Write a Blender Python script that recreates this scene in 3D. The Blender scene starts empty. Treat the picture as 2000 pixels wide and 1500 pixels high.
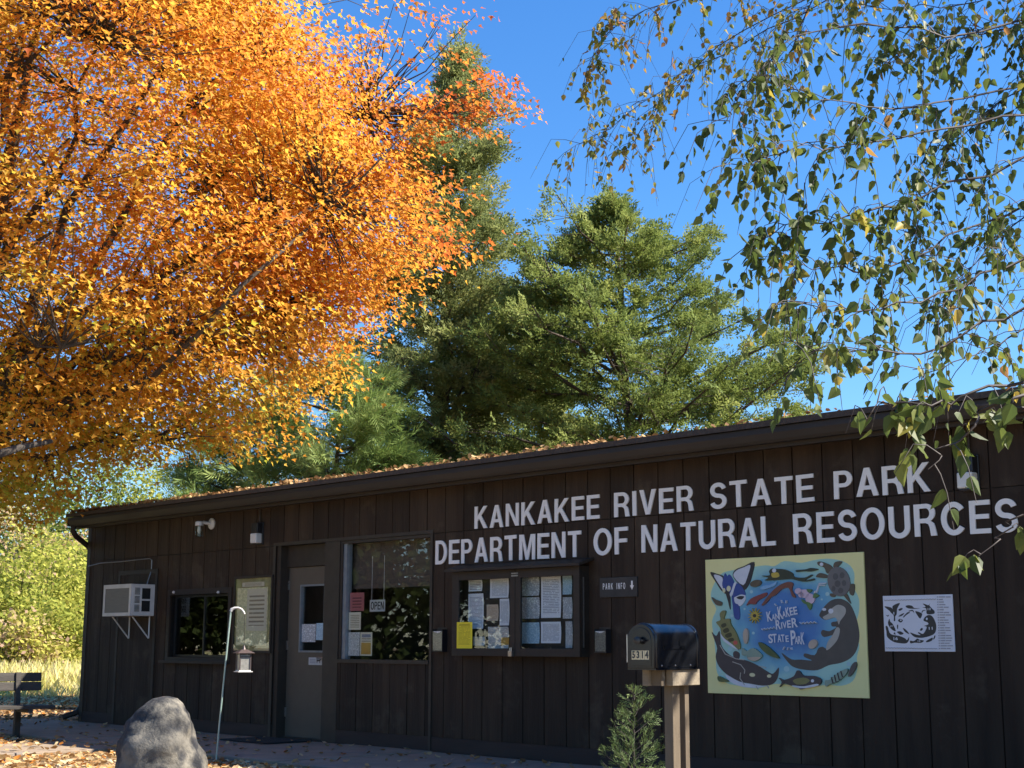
import bpy, bmesh, math, random
import numpy as np
from mathutils import Vector, Matrix, noise as mnoise
from mathutils.geometry import tessellate_polygon
random.seed(7); RNG = np.random.default_rng(11)
SC = bpy.context.scene; COL = SC.collection
rad = math.radians

# ---------------------------------------------------------------- camera
F_PX, PITCH, ROLL, PHI, DW, CH = 2827.9, 0.178135, 0.003055, 0.813749, 10.3015, 1.12
cd = bpy.data.cameras.new('camera'); cam = bpy.data.objects.new('camera', cd); COL.objects.link(cam)
cd.sensor_fit = 'HORIZONTAL'; cd.sensor_width = 36; cd.lens = F_PX / 2000 * 36
cd.clip_start = 0.05; cd.clip_end = 2000
CAMROT = Matrix.Rotation(math.pi / 2 + PITCH, 4, 'X') @ Matrix.Rotation(ROLL, 4, 'Z')
cam.matrix_world = Matrix.Translation((0, 0, CH)) @ CAMROT
SC.camera = cam
# ---------------------------------------------------------------- sky, sun, exposure
SUN_H = Vector((0.990, -0.14)).normalized(); SUN_EL = rad(42)
TO_SUN = Vector((SUN_H.x * math.cos(SUN_EL), SUN_H.y * math.cos(SUN_EL), math.sin(SUN_EL)))
wd = bpy.data.worlds.new('World'); SC.world = wd; wd.use_nodes = True
wn = wd.node_tree; bg = wn.nodes['Background']
sky = wn.nodes.new('ShaderNodeTexSky'); sky.sky_type = 'NISHITA'; sky.sun_disc = False
sky.sun_elevation = SUN_EL; sky.sun_rotation = math.atan2(SUN_H.x, SUN_H.y)
sky.altitude = 200; sky.air_density = 1.3; sky.dust_density = 0.0; sky.ozone_density = 10
hs = wn.nodes.new('ShaderNodeHueSaturation'); hs.inputs['Saturation'].default_value = 1.13; hs.inputs['Hue'].default_value = 0.504
wn.links.new(sky.outputs[0], hs.inputs['Color']); wn.links.new(hs.outputs[0], bg.inputs[0]); bg.inputs[1].default_value = 0.073
sl = bpy.data.lights.new('sun', 'SUN'); sun = bpy.data.objects.new('sun', sl); COL.objects.link(sun)
sl.energy = 4.6; sl.angle = rad(0.53); sl.color = (1.0, 0.93, 0.82)
sun.rotation_euler = (-TO_SUN).to_track_quat('-Z', 'Y').to_euler(); sun.location = (20, -10, 25)
SC.cycles.diffuse_bounces = 8; SC.cycles.max_bounces = 16
SC.view_settings.view_transform = 'Standard'; SC.view_settings.look = 'None'
SC.view_settings.exposure = 1.6; SC.view_settings.gamma = 1; SC.view_settings.use_curve_mapping = False

# ---------------------------------------------------------------- pixel <-> place helpers
NW = Vector((-math.sin(PHI), -math.cos(PHI), 0)); TW = Vector((math.cos(PHI), -math.sin(PHI), 0))
WB = -NW * DW                                   # foot of the perpendicular camera -> front wall
MW = Matrix.Translation(WB) @ Matrix.Rotation(-PHI, 4, 'Z')   # wall frame: x along wall, -y outwards, z up
def ray(px, py):
    return (CAMROT.to_3x3() @ Vector(((px - 1000) / F_PX, -(py - 750) / F_PX, -1)))
def PW(px, py, off=0.0):                        # point of the front wall (or a plane off metres before it) -> u, z
    d = ray(px, py); k = (-DW + off) / NW.dot(d); q = d * k
    return q.dot(TW), q.z + CH
def PG(px, py, z=0.0):
    d = ray(px, py); k = (z - CH) / d.z
    return Vector((d.x * k, d.y * k, z))
def PD(px, py, dep):                            # a point at a chosen distance ahead
    d = ray(px, py); k = dep / d.y
    return Vector((d.x * k, dep, d.z * k + CH))

# ---------------------------------------------------------------- object helpers
def tag(o, label=None, cat=None, group=None, kind=None):
    if label: o['label'] = label
    if cat: o['category'] = cat
    if group: o['group'] = group
    if kind: o['kind'] = kind
    return o
def empty(name, mw, label=None, cat=None, group=None):
    o = bpy.data.objects.new(name, None); o.empty_display_size = 0.1; COL.objects.link(o)
    o.matrix_world = mw if isinstance(mw, Matrix) else Matrix.Translation(mw)
    return tag(o, label, cat, group)
def wall_at(u, z, off=0.0): return MW @ Matrix.Translation((u, -off, z))
def link(name, me, m=None, parent=None, mw=None):
    o = bpy.data.objects.new(name, me); COL.objects.link(o)
    if m and len(me.materials) == 0: me.materials.append(m)
    if parent: o.parent = parent
    if mw is not None: o.matrix_local = mw
    return o
class MB:
    def __init__(s): s.v = []; s.f = []
    def add(s, vs, fs):
        b = len(s.v); s.v += [tuple(p) for p in vs]; s.f += [tuple(b + i for i in q) for q in fs]; return s
    def box(s, x0, x1, y0, y1, z0, z1, M=None):
        vs = [Vector((x, y, z)) for z in (z0, z1) for y in (y0, y1) for x in (x0, x1)]
        if M is not None: vs = [M @ p for p in vs]
        return s.add(vs, [(0, 2, 3, 1), (4, 5, 7, 6), (0, 1, 5, 4), (2, 6, 7, 3), (0, 4, 6, 2), (1, 3, 7, 5)])
    def tube(s, pts, r, n=6, cap=True):
        pts = [Vector(p) for p in pts]; rs = r if isinstance(r, (list, tuple)) else [r] * len(pts)
        rings = []; up = None
        for i, p in enumerate(pts):
            d = (pts[min(i + 1, len(pts) - 1)] - pts[max(i - 1, 0)]).normalized()
            if up is None: up = Vector((0, 0, 1)) if abs(d.z) < 0.9 else Vector((1, 0, 0))
            a = d.cross(up)
            if a.length < 1e-5: a = d.orthogonal()
            a.normalize(); b = a.cross(d).normalized(); up = b
            rings.append([p + (a * math.cos(2 * math.pi * k / n) + b * math.sin(2 * math.pi * k / n)) * rs[i] for k in range(n)])
        vs = [q for rg in rings for q in rg]; fs = []
        for i in range(len(pts) - 1):
            for k in range(n):
                k2 = (k + 1) % n; fs.append((i * n + k, i * n + k2, (i + 1) * n + k2, (i + 1) * n + k))
        if cap: fs.append(tuple(range(n))[::-1]); fs.append(tuple((len(pts) - 1) * n + k for k in range(n)))
        return s.add(vs, fs)
    def lathe(s, prof, n=16, c=(0, 0, 0), M=None):
        vs = []; fs = []
        for r, z in prof:
            for k in range(n):
                a = 2 * math.pi * k / n; p = Vector((c[0] + r * math.cos(a), c[1] + r * math.sin(a), c[2] + z)); vs.append(M @ p if M is not None else p)
        for i in range(len(prof) - 1):
            for k in range(n):
                k2 = (k + 1) % n; fs.append((i * n + k, i * n + k2, (i + 1) * n + k2, (i + 1) * n + k))
        fs.append(tuple(range(n))[::-1]); fs.append(tuple((len(prof) - 1) * n + k for k in range(n)))
        return s.add(vs, fs)
    def prism(s, loops, y0, y1):               # loops: outline then holes, in x,z ; front at y0 (< y1)
        flat = [p for lp in loops for p in lp]; n = len(flat)
        tr = tessellate_polygon([[Vector((p[0], p[1], 0)) for p in lp] for lp in loops])
        vs = [(p[0], y0, p[1]) for p in flat] + [(p[0], y1, p[1]) for p in flat]; fs = []
        for t in tr:
            a, b, c = [Vector((flat[i][0], flat[i][1])) for i in t]
            cr = (b - a).x * (c - a).y - (b - a).y * (c - a).x
            t = t if cr > 0 else t[::-1]
            fs.append(tuple(t)); fs.append(tuple(n + i for i in t[::-1]))
        b = 0
        for lp in loops:
            m = len(lp)
            for i in range(m):
                j = (i + 1) % m; fs.append((b + i, n + b + i, n + b + j, b + j))
            b += m
        return s.add(vs, fs)
    def mesh(s, name):
        me = bpy.data.meshes.new(name); me.from_pydata(s.v, [], s.f); me.update()
        bm = bmesh.new(); bm.from_mesh(me); bmesh.ops.recalc_face_normals(bm, faces=bm.faces); bm.to_mesh(me); bm.free()
        return me
    def build(s, name, m, parent=None, mw=None, smooth=False, bevel=0):
        me = s.mesh(name); o = link(name, me, m, parent, mw)
        if smooth:
            for p in me.polygons: p.use_smooth = True
            me.set_sharp_from_angle(angle=rad(40))
        if bevel:
            b = o.modifiers.new('bevel', 'BEVEL'); b.width = bevel; b.segments = 2; b.limit_method = 'ANGLE'
        return o
def boxobj(name, m, parent, x0, x1, y0, y1, z0, z1, bevel=0, mw=None):
    return MB().box(x0, x1, y0, y1, z0, z1).build(name, m, parent, mw, bevel=bevel)

# ---------------------------------------------------------------- materials
class NT:
    def __init__(s, m): s.t = m.node_tree; s.t.nodes.clear()
    def n(s, typ, **kw):
        nd = s.t.nodes.new('ShaderNode' + typ)
        for k, v in kw.items():
            if k[0] == 'i' and k[1:].isdigit(): nd.inputs[int(k[1:])].default_value = v
            elif k in nd.inputs and not hasattr(nd, k): nd.inputs[k].default_value = v
            else: setattr(nd, k, v)
        return nd
    def l(s, a, b): s.t.links.new(a, b)
    def math(s, op, a, b=0.0, c=None):
        nd = s.t.nodes.new('ShaderNodeMath'); nd.operation = op
        for i, x in enumerate((a, b, c)):
            if x is None: continue
            if hasattr(x, 'is_linked'): s.l(x, nd.inputs[i])
            else: nd.inputs[i].default_value = x
        return nd.outputs[0]
    def mix(s, fac, a, b):
        nd = s.t.nodes.new('ShaderNodeMix'); nd.data_type = 'RGBA'
        for i, x in ((0, fac), (6, a), (7, b)):
            if hasattr(x, 'is_linked'): s.l(x, nd.inputs[i])
            else: nd.inputs[i].default_value = x if i == 0 else (*x, 1)[:4]
        return nd.outputs[2]
    def ramp(s, fac, stops):
        nd = s.t.nodes.new('ShaderNodeValToRGB'); e = nd.color_ramp.elements
        while len(e) < len(stops): e.new(0.5)
        for k, (p, c) in enumerate(stops): e[k].position = p; e[k].color = (*c, 1)
        s.l(fac, nd.inputs[0]); return nd.outputs[0]
    def out(s, sh): o = s.n('OutputMaterial'); s.l(sh, o.inputs[0])
def newmat(name):
    m = bpy.data.materials.new(name); m.use_nodes = True; return m, NT(m)
def surf(name, c, c2=None, rough=0.6, scale=8.0, stretch=(1, 1, 1), bump=0.0, bscale=None, metal=0.0, spec=0.5, rnd=0.0, detail=6, coat=0.0, patch=None):
    """noise-mottled surface; rnd = piece-to-piece difference of colour; patch=(colour, scale, threshold) second larger blotches"""
    m, t = newmat(name); p = t.n('BsdfPrincipled', Roughness=rough, Metallic=metal); p.inputs['Specular IOR Level'].default_value = spec
    p.inputs['Coat Weight'].default_value = coat
    tc = t.n('TexCoord'); mp = t.n('Mapping'); mp.inputs['Scale'].default_value = stretch; t.l(tc.outputs['Object'], mp.inputs[0])
    nz = t.n('TexNoise', Scale=scale, Detail=detail, Roughness=0.6); t.l(mp.outputs[0], nz.inputs['Vector'])
    f = t.ramp(nz.outputs[0], [(0.3, (0, 0, 0)), (0.7, (1, 1, 1))])
    col = t.mix(f, c, c2 or tuple(x * 0.7 for x in c))
    if patch:
        n2 = t.n('TexNoise', Scale=patch[1], Detail=8, Roughness=0.65); t.l(tc.outputs['Object'], n2.inputs['Vector'])
        f2 = t.ramp(n2.outputs[0], [(patch[2], (0, 0, 0)), (min(patch[2] + 0.1, 1), (1, 1, 1))]); col = t.mix(f2, col, patch[0])
    if rnd:
        oi = t.n('ObjectInfo'); k = t.math('MULTIPLY_ADD', oi.outputs['Random'], 2 * rnd, 1 - rnd)
        vm = t.n('VectorMath', operation='SCALE'); t.l(col, vm.inputs[0]); t.l(k, vm.inputs['Scale']); col = vm.outputs[0]
    t.l(col, p.inputs['Base Color'])
    rr = t.math('MULTIPLY_ADD', nz.outputs[0], 0.25, rough - 0.12); t.l(rr, p.inputs['Roughness'])
    if bump:
        nb = t.n('TexNoise', Scale=bscale or scale * 3, Detail=8, Roughness=0.65); t.l(mp.outputs[0], nb.inputs['Vector'])
        b = t.n('Bump', Strength=bump, Distance=0.02); t.l(nb.outputs[0], b.inputs['Height']); t.l(b.outputs[0], p.inputs['Normal'])
    t.out(p.outputs[0]); return m
def plain(name, c, rough=0.6, metal=0.0):
    return surf(name, c, tuple(x * 0.85 for x in c), rough, 12, metal=metal)
def leafmat(name, stops, trans=0.4, rough=0.55, spec=0.25):
    """leaf colour from the per-leaf attribute 'tone'; light passes partly through the blade"""
    m, t = newmat(name); at = t.n('Attribute', attribute_name='tone')
    col = t.ramp(at.outputs['Fac'], stops)
    p = t.n('BsdfPrincipled', Roughness=rough); p.inputs['Specular IOR Level'].default_value = spec; t.l(col, p.inputs['Base Color'])
    tr = t.n('BsdfTranslucent'); t.l(col, tr.inputs[0])
    mx = t.n('MixShader', i0=trans); t.l(p.outputs[0], mx.inputs[1]); t.l(tr.outputs[0], mx.inputs[2]); t.out(mx.outputs[0]); return m
def glassmat(name, tint=(0.94, 0.96, 0.96), rough=0.0):
    m, t = newmat(name); ge = t.n('NewGeometry'); dt = t.n('VectorMath', operation='DOT_PRODUCT'); t.l(ge.outputs['Incoming'], dt.inputs[0]); t.l(ge.outputs['Normal'], dt.inputs[1])
    c = t.math('SUBTRACT', 1.0, t.math('ABSOLUTE', dt.outputs['Value'])); f = t.math('MULTIPLY_ADD', t.math('POWER', c, 5.0), 0.96, 0.04)
    tr = t.n('BsdfTransparent', Color=(*tint, 1)); gl = t.n('BsdfGlossy', Roughness=rough); gl.inputs[0].default_value = (1, 1, 1, 1); mx = t.n('MixShader')
    t.l(f, mx.inputs[0]); t.l(tr.outputs[0], mx.inputs[1]); t.l(gl.outputs[0], mx.inputs[2]); t.out(mx.outputs[0]); return m
def paper(name, base, ink, rows=14, cover=0.5, margin=0.08, art=0.0, head=0.0):
    """printed sheet: rows of broken ink lines, optional drawing-like blotches (art) and a heading bar"""
    m, t = newmat(name); p = t.n('BsdfPrincipled', Roughness=0.7); uv = t.n('UVMap'); sp = t.n('SeparateXYZ'); t.l(uv.outputs[0], sp.inputs[0])
    u, v = sp.outputs[0], sp.outputs[1]
    rv = t.math('MULTIPLY', v, rows); fr = t.math('FRACT', rv); line = t.math('LESS_THAN', fr, 0.42)
    row = t.math('FLOOR', rv); cb = t.n('CombineXYZ'); t.l(t.math('MULTIPLY', u, 14), cb.inputs[0]); t.l(t.math('MULTIPLY', row, 7.3), cb.inputs[1])
    oi = t.n('ObjectInfo'); t.l(t.math('MULTIPLY', oi.outputs['Random'], 50), cb.inputs[2])
    nz = t.n('TexNoise', Scale=1.0, Detail=1); t.l(cb.outputs[0], nz.inputs['Vector']); w = t.math('GREATER_THAN', nz.outputs[0], 1 - cover)
    k = t.math('MULTIPLY', line, w)
    for a in (u, v):
        k = t.math('MULTIPLY', k, t.math('GREATER_THAN', a, margin)); k = t.math('MULTIPLY', k, t.math('LESS_THAN', a, 1 - margin))
    if head:
        h = t.math('MULTIPLY', t.math('GREATER_THAN', v, 1 - head - 0.07), t.math('LESS_THAN', v, 1 - 0.07))
        h = t.math('MULTIPLY', h, t.math('LESS_THAN', t.math('ABSOLUTE', t.math('SUBTRACT', u, 0.5)), 0.34)); k = t.math('MAXIMUM', k, t.math('MULTIPLY', h, 0.8))
    if art:
        c2 = t.n('CombineXYZ'); t.l(t.math('MULTIPLY', u, 9), c2.inputs[0]); t.l(t.math('MULTIPLY', v, 9), c2.inputs[1]); t.l(t.math('MULTIPLY', oi.outputs['Random'], 90), c2.inputs[2])
        n2 = t.n('TexNoise', Scale=1.0, Detail=5, Roughness=0.7); t.l(c2.outputs[0], n2.inputs['Vector'])
        b = t.math('LESS_THAN', t.math('ABSOLUTE', t.math('SUBTRACT', n2.outputs[0], 0.5)), 0.03 + 0.04 * art); k = t.math('MAXIMUM', t.math('MULTIPLY', k, 0.3), t.math('MULTIPLY', b, 0.75))
    t.l(t.mix(t.math('MULTIPLY', k, 0.8), base, ink), p.inputs['Base Color']); t.out(p.outputs[0]); return m

M = {}
M['siding'] = surf('brown_stained_siding', (0.046, 0.0275, 0.0150), (0.025, 0.0145, 0.0080), 0.72, 7, (1, 1, 0.09), bump=0.45, bscale=40, rnd=0.26, spec=0.3, patch=((0.060, 0.042, 0.026), 1.8, 0.56))
M['backing'] = surf('siding_groove', (0.012, 0.009, 0.007), None, 0.8)
M['trim'] = surf('brown_trim_paint', (0.030, 0.0195, 0.0115), (0.021, 0.0140, 0.0085), 0.6, 9, (0.15, 1, 1), bump=0.15)
M['skirt'] = surf('base_board_paint', (0.038, 0.020, 0.0135), (0.026, 0.0145, 0.010), 0.7, 6, (0.2, 1, 1), bump=0.2)
M['gutter'] = surf('gutter_metal_brown', (0.026, 0.0185, 0.0125), (0.019, 0.0140, 0.0100), 0.62, 5, (0.3, 1, 1))
M['shingle'] = surf('roof_shingle', (0.07, 0.055, 0.045), (0.04, 0.032, 0.028), 0.9, 30, bump=0.5)
M['door'] = surf('taupe_door_paint', (0.115, 0.092, 0.064), (0.10, 0.08, 0.056), 0.5, 4)
M['frame'] = surf('door_frame_paint', (0.042, 0.031, 0.021), None, 0.5, 6)
M['alu'] = surf('aluminium', (0.32, 0.35, 0.38), (0.24, 0.27, 0.3), 0.4, 10, metal=0.6)
M['steel'] = surf('satin_steel', (0.55, 0.53, 0.5), None, 0.3, 20, metal=0.9)
M['glass'] = glassmat('window_glass'); M['lampglass'] = surf('frosted_lamp_glass', (0.72, 0.70, 0.64), (0.62, 0.60, 0.55), 0.3, 6)
M['jarglass'] = glassmat('clear_jar_glass', (0.75, 0.75, 0.72), 0.08)
M['interior'] = surf('interior_wall', (0.10, 0.085, 0.07), None, 0.9, 3)
M['shade'] = surf('window_shade_fabric', (0.125, 0.086, 0.062), (0.10, 0.07, 0.05), 0.9, 3, (1, 1, 6))
M['white'] = surf('white_letter_plastic', (0.86, 0.82, 0.76), (0.80, 0.76, 0.71), 0.4, 5)
M['whitemetal'] = surf('white_enamel', (0.66, 0.64, 0.60), (0.55, 0.53, 0.49), 0.4, 7)
M['coil'] = surf('condenser_fins', (0.20, 0.18, 0.15), (0.13, 0.12, 0.10), 0.5, 60, (0.1, 1, 4))
M['dark'] = surf('black_plastic', (0.012, 0.012, 0.014), (0.018, 0.018, 0.02), 0.35, 6)
M['void'] = plain('vent_shadow_black', (0.01, 0.01, 0.01), 0.8)
M['concrete'] = surf('concrete_walk', (0.31, 0.235, 0.165), (0.22, 0.165, 0.115), 0.9, 3, bump=0.3, bscale=60, patch=((0.19, 0.165, 0.145), 1.1, 0.55))
M['soil'] = surf('leafy_soil', (0.30, 0.21, 0.12), (0.16, 0.11, 0.06), 0.95, 6, bump=0.6, patch=((0.15, 0.13, 0.06), 0.7, 0.58))
M['field'] = surf('dry_field', (0.52, 0.45, 0.20), (0.38, 0.35, 0.13), 0.95, 2.5, bump=0.5, patch=((0.34, 0.36, 0.10), 0.4, 0.55))
M['stone'] = surf('grey_dappled_boulder', (0.22, 0.195, 0.15), (0.05, 0.048, 0.046), 0.85, 5.5, bump=1.0, bscale=14, patch=((0.03, 0.03, 0.032), 2.8, 0.47))  # stone mottling with dappled sunlight painted in as tan and dark patches
M['bark'] = surf('maple_bark', (0.075, 0.06, 0.047), (0.035, 0.028, 0.023), 0.9, 14, (1, 1, 0.25), bump=0.8)
M['cbark'] = surf('cedar_bark', (0.12, 0.088, 0.066), (0.05, 0.038, 0.03), 0.9, 14, (1, 1, 0.15), bump=0.8)
M['bbark'] = surf('birch_twig_bark', (0.05, 0.036, 0.03), (0.03, 0.022, 0.02), 0.7, 20)
M['wood'] = surf('weathered_post_wood', (0.15, 0.115, 0.075), (0.085, 0.062, 0.04), 0.8, 9, (1, 1, 0.12), bump=0.4, patch=((0.26, 0.22, 0.16), 5, 0.6))
M['wood2'] = surf('weathered_beam_wood', (0.26, 0.215, 0.15), (0.13, 0.10, 0.07), 0.8, 9, (0.12, 1, 1), bump=0.4, patch=((0.10, 0.08, 0.06), 9, 0.64))
M['bench'] = surf('dark_bench_plank', (0.05, 0.042, 0.034), (0.03, 0.026, 0.022), 0.7, 8, (0.2, 1, 1), bump=0.3)
M['boxmetal'] = surf('black_mailbox_enamel', (0.006, 0.007, 0.009), (0.010, 0.011, 0.014), 0.22, 5, spec=0.45)
M['gold'] = surf('number_sticker', (0.68, 0.58, 0.36), (0.6, 0.5, 0.3), 0.4, 10)
M['polemetal'] = surf('pole_white_green', (0.42, 0.50, 0.45), (0.15, 0.26, 0.22), 0.35, 5, (1, 1, 0.8), metal=0.2)
M['feeder'] = surf('feeder_roof_bronze', (0.10, 0.075, 0.07), None, 0.45, 9, metal=0.3)
M['feeder_glass'] = surf('dusty_feeder_glass', (0.26, 0.25, 0.23), (0.16, 0.155, 0.14), 0.3, 30)
M['mat'] = surf('rubber_mat', (0.02, 0.018, 0.017), None, 0.9, 40, bump=0.5)
M['key_white'] = surf('sign_white_print', (0.68, 0.68, 0.72), (0.63, 0.63, 0.67), 0.45, 4)
M['key_black'] = plain('sign_black_print', (0.03, 0.03, 0.027), 0.5)
M['key_grey'] = plain('sign_grey_print', (0.30, 0.30, 0.34), 0.5)
M['paper_w'] = paper('typed_sheet', (0.80, 0.79, 0.80), (0.22, 0.22, 0.25), 26, 0.62, 0.09)
M['paper_b'] = paper('typed_sheet_bold', (0.78, 0.79, 0.78), (0.08, 0.08, 0.10), 7, 0.75, 0.1)
M['paper_map'] = paper('map_sheet', (0.72, 0.72, 0.70), (0.16, 0.17, 0.17), 12, 0.4, 0.05, 1.0)
M['paper_blue'] = paper('pale_blue_sheet', (0.50, 0.66, 0.72), (0.18, 0.30, 0.40), 12, 0.5, 0.08, 0.6)
M['paper_tan'] = paper('tan_notice', (0.62, 0.47, 0.33), (0.40, 0.25, 0.15), 16, 0.55, 0.1)
M['paper_y'] = paper('yellow_notice', (0.86, 0.68, 0.03), (0.35, 0.25, 0.01), 22, 0.62, 0.12, 0, 0.07)
M['paper_news'] = paper('news_sheet', (0.74, 0.70, 0.64), (0.15, 0.13, 0.12), 18, 0.55, 0.06, 0.25)
M['paper_red'] = paper('red_notice', (0.42, 0.12, 0.11), (0.08, 0.02, 0.02), 6, 0.7, 0.18)
M['paper_cream'] = paper('cream_notice', (0.74, 0.64, 0.46), (0.24, 0.17, 0.10), 10, 0.75, 0.12)
M['poster'] = paper('trail_poster', (0.90, 0.80, 0.46), (0.46, 0.44, 0.24), 30, 0.55, 0.05, 0.08)
M['poster_back'] = surf('poster_backing', (0.50, 0.44, 0.20), (0.28, 0.22, 0.09), 0.5, 7)
M['orange_print'] = plain('orange_print', (0.60, 0.33, 0.06), 0.5)
M['blue_print'] = plain('blue_print', (0.10, 0.22, 0.45), 0.5)
M['dull_white'] = plain('dull_white_print', (0.55, 0.54, 0.50), 0.5)
M['signwood'] = surf('dark_sign_board', (0.045, 0.04, 0.034), None, 0.6, 8)

# ---------------------------------------------------------------- the setting: ground, field, walk
def sheet(name, pts, z, m, kind='structure', thick=0):
    b = MB()
    if thick:
        n = len(pts); vs = [(p[0], p[1], z) for p in pts] + [(p[0], p[1], z - thick) for p in pts]
        b.add(vs, [tuple(range(n)), tuple(range(n, 2 * n))[::-1]] + [(i, n + i, n + (i + 1) % n, (i + 1) % n) for i in range(n)])
    else: b.add([(p[0], p[1], z) for p in pts], [tuple(range(len(pts)))])
    return tag(b.build(name, m), kind=kind)
sheet('ground', [(-400, -150), (400, -150), (400, 700), (-400, 700)], -0.06, M['soil'])
sheet('field', [(-200, 27.5), (-9.0, 26.0), (-3.0, 33.0), (60, 60), (200, 400), (-200, 400)], -0.035, M['field'])
def WP(u, off, z=0.0): q = WB + TW * u + NW * off; return Vector((q.x, q.y, z))
# sidewalk slabs along the wall, each its own piece with open joints
walk = empty('sidewalk', WP(-20.3, 1.0)); walk['kind'] = 'structure'
u = -21.2; i = 0
while u < -1:
    L = 1.52; dz = RNG.uniform(-0.004, 0.004)
    a = [WP(u + 0.008, 0.02), WP(u + L - 0.008, 0.02), WP(u + L - 0.008, 2.02), WP(u + 0.008, 2.02)]
    b = MB(); vs = [(p.x, p.y, dz) for p in a] + [(p.x, p.y, -0.12) for p in a]
    b.add(vs, [(0, 1, 2, 3), (7, 6, 5, 4), (0, 4, 5, 1), (1, 5, 6, 2), (2, 6, 7, 3), (3, 7, 4, 0)])
    o = b.build('paving_slab', M['concrete'], bevel=0.008); o.parent = walk; o.matrix_parent_inverse = walk.matrix_world.inverted(); u += L
path = empty('path', WP(-14.6, 3.0)); path['kind'] = 'structure'
for k in range(5):
    o0 = 2.06 + k * 1.3
    a = [WP(-16.35, o0), WP(-14.9, o0), WP(-14.9, o0 + 1.285), WP(-16.35, o0 + 1.285)]
    b = MB(); vs = [(p.x, p.y, -0.012) for p in a] + [(p.x, p.y, -0.12) for p in a]
    b.add(vs, [(0, 1, 2, 3), (7, 6, 5, 4), (0, 4, 5, 1), (1, 5, 6, 2), (2, 6, 7, 3), (3, 7, 4, 0)])
    o = b.build('paving_slab', M['concrete'], bevel=0.008); o.parent = path; o.matrix_parent_inverse = path.matrix_world.inverted()

# ---------------------------------------------------------------- the park office
UL, UR, DEPTH = -20.05, 1.5, 8.4
office = empty('park_office', wall_at(UL, 0), 'long low dark brown park office with grooved wood siding', 'building')
def X(u): return u - UL
ZS = 2.316                                          # seam between the two tiers of siding sheets
ZE = PW(1250, 905, 0.25)[1]                          # underside of the fascia
uDL = PW(536, 1250)[0]; uDR = PW(660, 1255)[0]; uWR = PW(844.5, 1170)[0]; zW0 = PW(760, 1294)[1]
s0, s1 = PW(336, 1163), PW(445, 1285)
OPEN = [(uDL, uDR, -0.1, ZS), (uDR, uWR, zW0, ZS), (s0[0], s1[0], s1[1], s0[1])]
def subtract(rects, op):
    out = []
    for (a, b, c, d) in rects:
        A, B, C, D = op
        if B <= a or A >= b or D <= c or C >= d: out.append((a, b, c, d)); continue
        if A > a: out.append((a, A, c, d))
        if B < b: out.append((B, b, c, d))
        lo, hi = max(a, A), min(b, B)
        if C > c: out.append((lo, hi, c, C))
        if D < d: out.append((lo, hi, D, d))
    return [r for r in out if r[1] - r[0] > 0.012 and r[3] - r[2] > 0.012]
b = MB(); rc = [(UL, UR, 0.0, ZE + 0.12)]
for op in OPEN: rc = subtract(rc, op)
for (a, c, d, e) in rc: b.box(X(a), X(c), 0.0, 0.12, d, e)
fw = b.build('front_wall', M['backing'], office)
g0 = -11.935 - 27 * 0.3048; gz = [(0.15, ZS - 0.004), (ZS + 0.004, ZE + 0.06)]
for k in range(72):
    a = max(UL, g0 + k * 0.3048 + 0.006); c = min(UR, g0 + (k + 1) * 0.3048 - 0.006)
    if c - a < 0.02: continue
    for tier, (z0, z1) in enumerate(gz):
        rs = [(a, c, z0, z1)]
        for (A, B, C, D) in OPEN: rs = subtract(rs, (A - 0.0, B, C, D))
        for r in rs:
            e = RNG.uniform(0, 0.004)
            boxobj('siding_board', M['siding'], fw, X(r[0]), X(r[1]), -0.013 - e - 0.0015 * tier, 0.004, r[2], r[3])
for (a, c) in ((UL, uDL - 0.004), (uDR + 0.004, uWR + 0.006), (uWR + 0.012, -6.0), (-5.99, UR)):
    boxobj('base_board', M['skirt'], fw, X(a), X(c), -0.017, 0.003, 0.0, 0.147)
boxobj('corner_board', M['trim'], fw, X(UL) - 0.02, X(UL) + 0.085, -0.022, 0.004, 0.0, ZE + 0.05)
boxobj('post_strip', M['frame'], fw, X(uWR) - 0.012, X(uWR) + 0.028, -0.03, 0.004, 0.0, ZS + 0.015)
ew = MB().box(0, 0.12, 0.121, DEPTH, 0, ZE + 0.1).build('end_wall', M['siding'], office)
MB().box(X(UR) - 0.12, X(UR), 0.121, DEPTH, 0, ZE + 0.1).build('end_wall', M['siding'], office)
MB().box(0.121, X(UR) - 0.121, DEPTH - 0.12, DEPTH, 0, ZE + 0.1).build('back_wall', M['siding'], office)
MB().box(0.13, X(UR) - 0.13, 0.13, DEPTH - 0.13, -0.1, 0.02).build('floor', M['interior'], office)
MB().box(0.13, X(UR) - 0.13, 2.6, 2.7, 0.021, ZE).build('inner_wall', M['interior'], office)
# roof: low gable with its ridge along the wall, overhanging eave
zr0 = PW(1250, 854, 0.39)[1]; SL = math.tan(rad(6.0)); RD = 4.2
def rz(y): return zr0 + SL * (min(y, 2 * RD - y) + 0.39)
b = MB(); x0, x1 = PW(131, 1005, 0.37)[0] - UL, X(UR) + 0.4
for ya, yb in ((-0.39, RD), (RD, 2 * RD + 0.39)):
    za, zb = rz(ya), rz(yb)
    b.add([(x0, ya, za), (x1, ya, za), (x1, yb, zb), (x0, yb, zb), (x0, ya, za - 0.05), (x1, ya, za - 0.05), (x1, yb, zb - 0.05), (x0, yb, zb - 0.05)],
          [(0, 1, 2, 3), (7, 6, 5, 4), (0, 4, 5, 1), (1, 5, 6, 2), (2, 6, 7, 3), (3, 7, 4, 0)])
roof = b.build('roof', M['shingle'], office)
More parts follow.
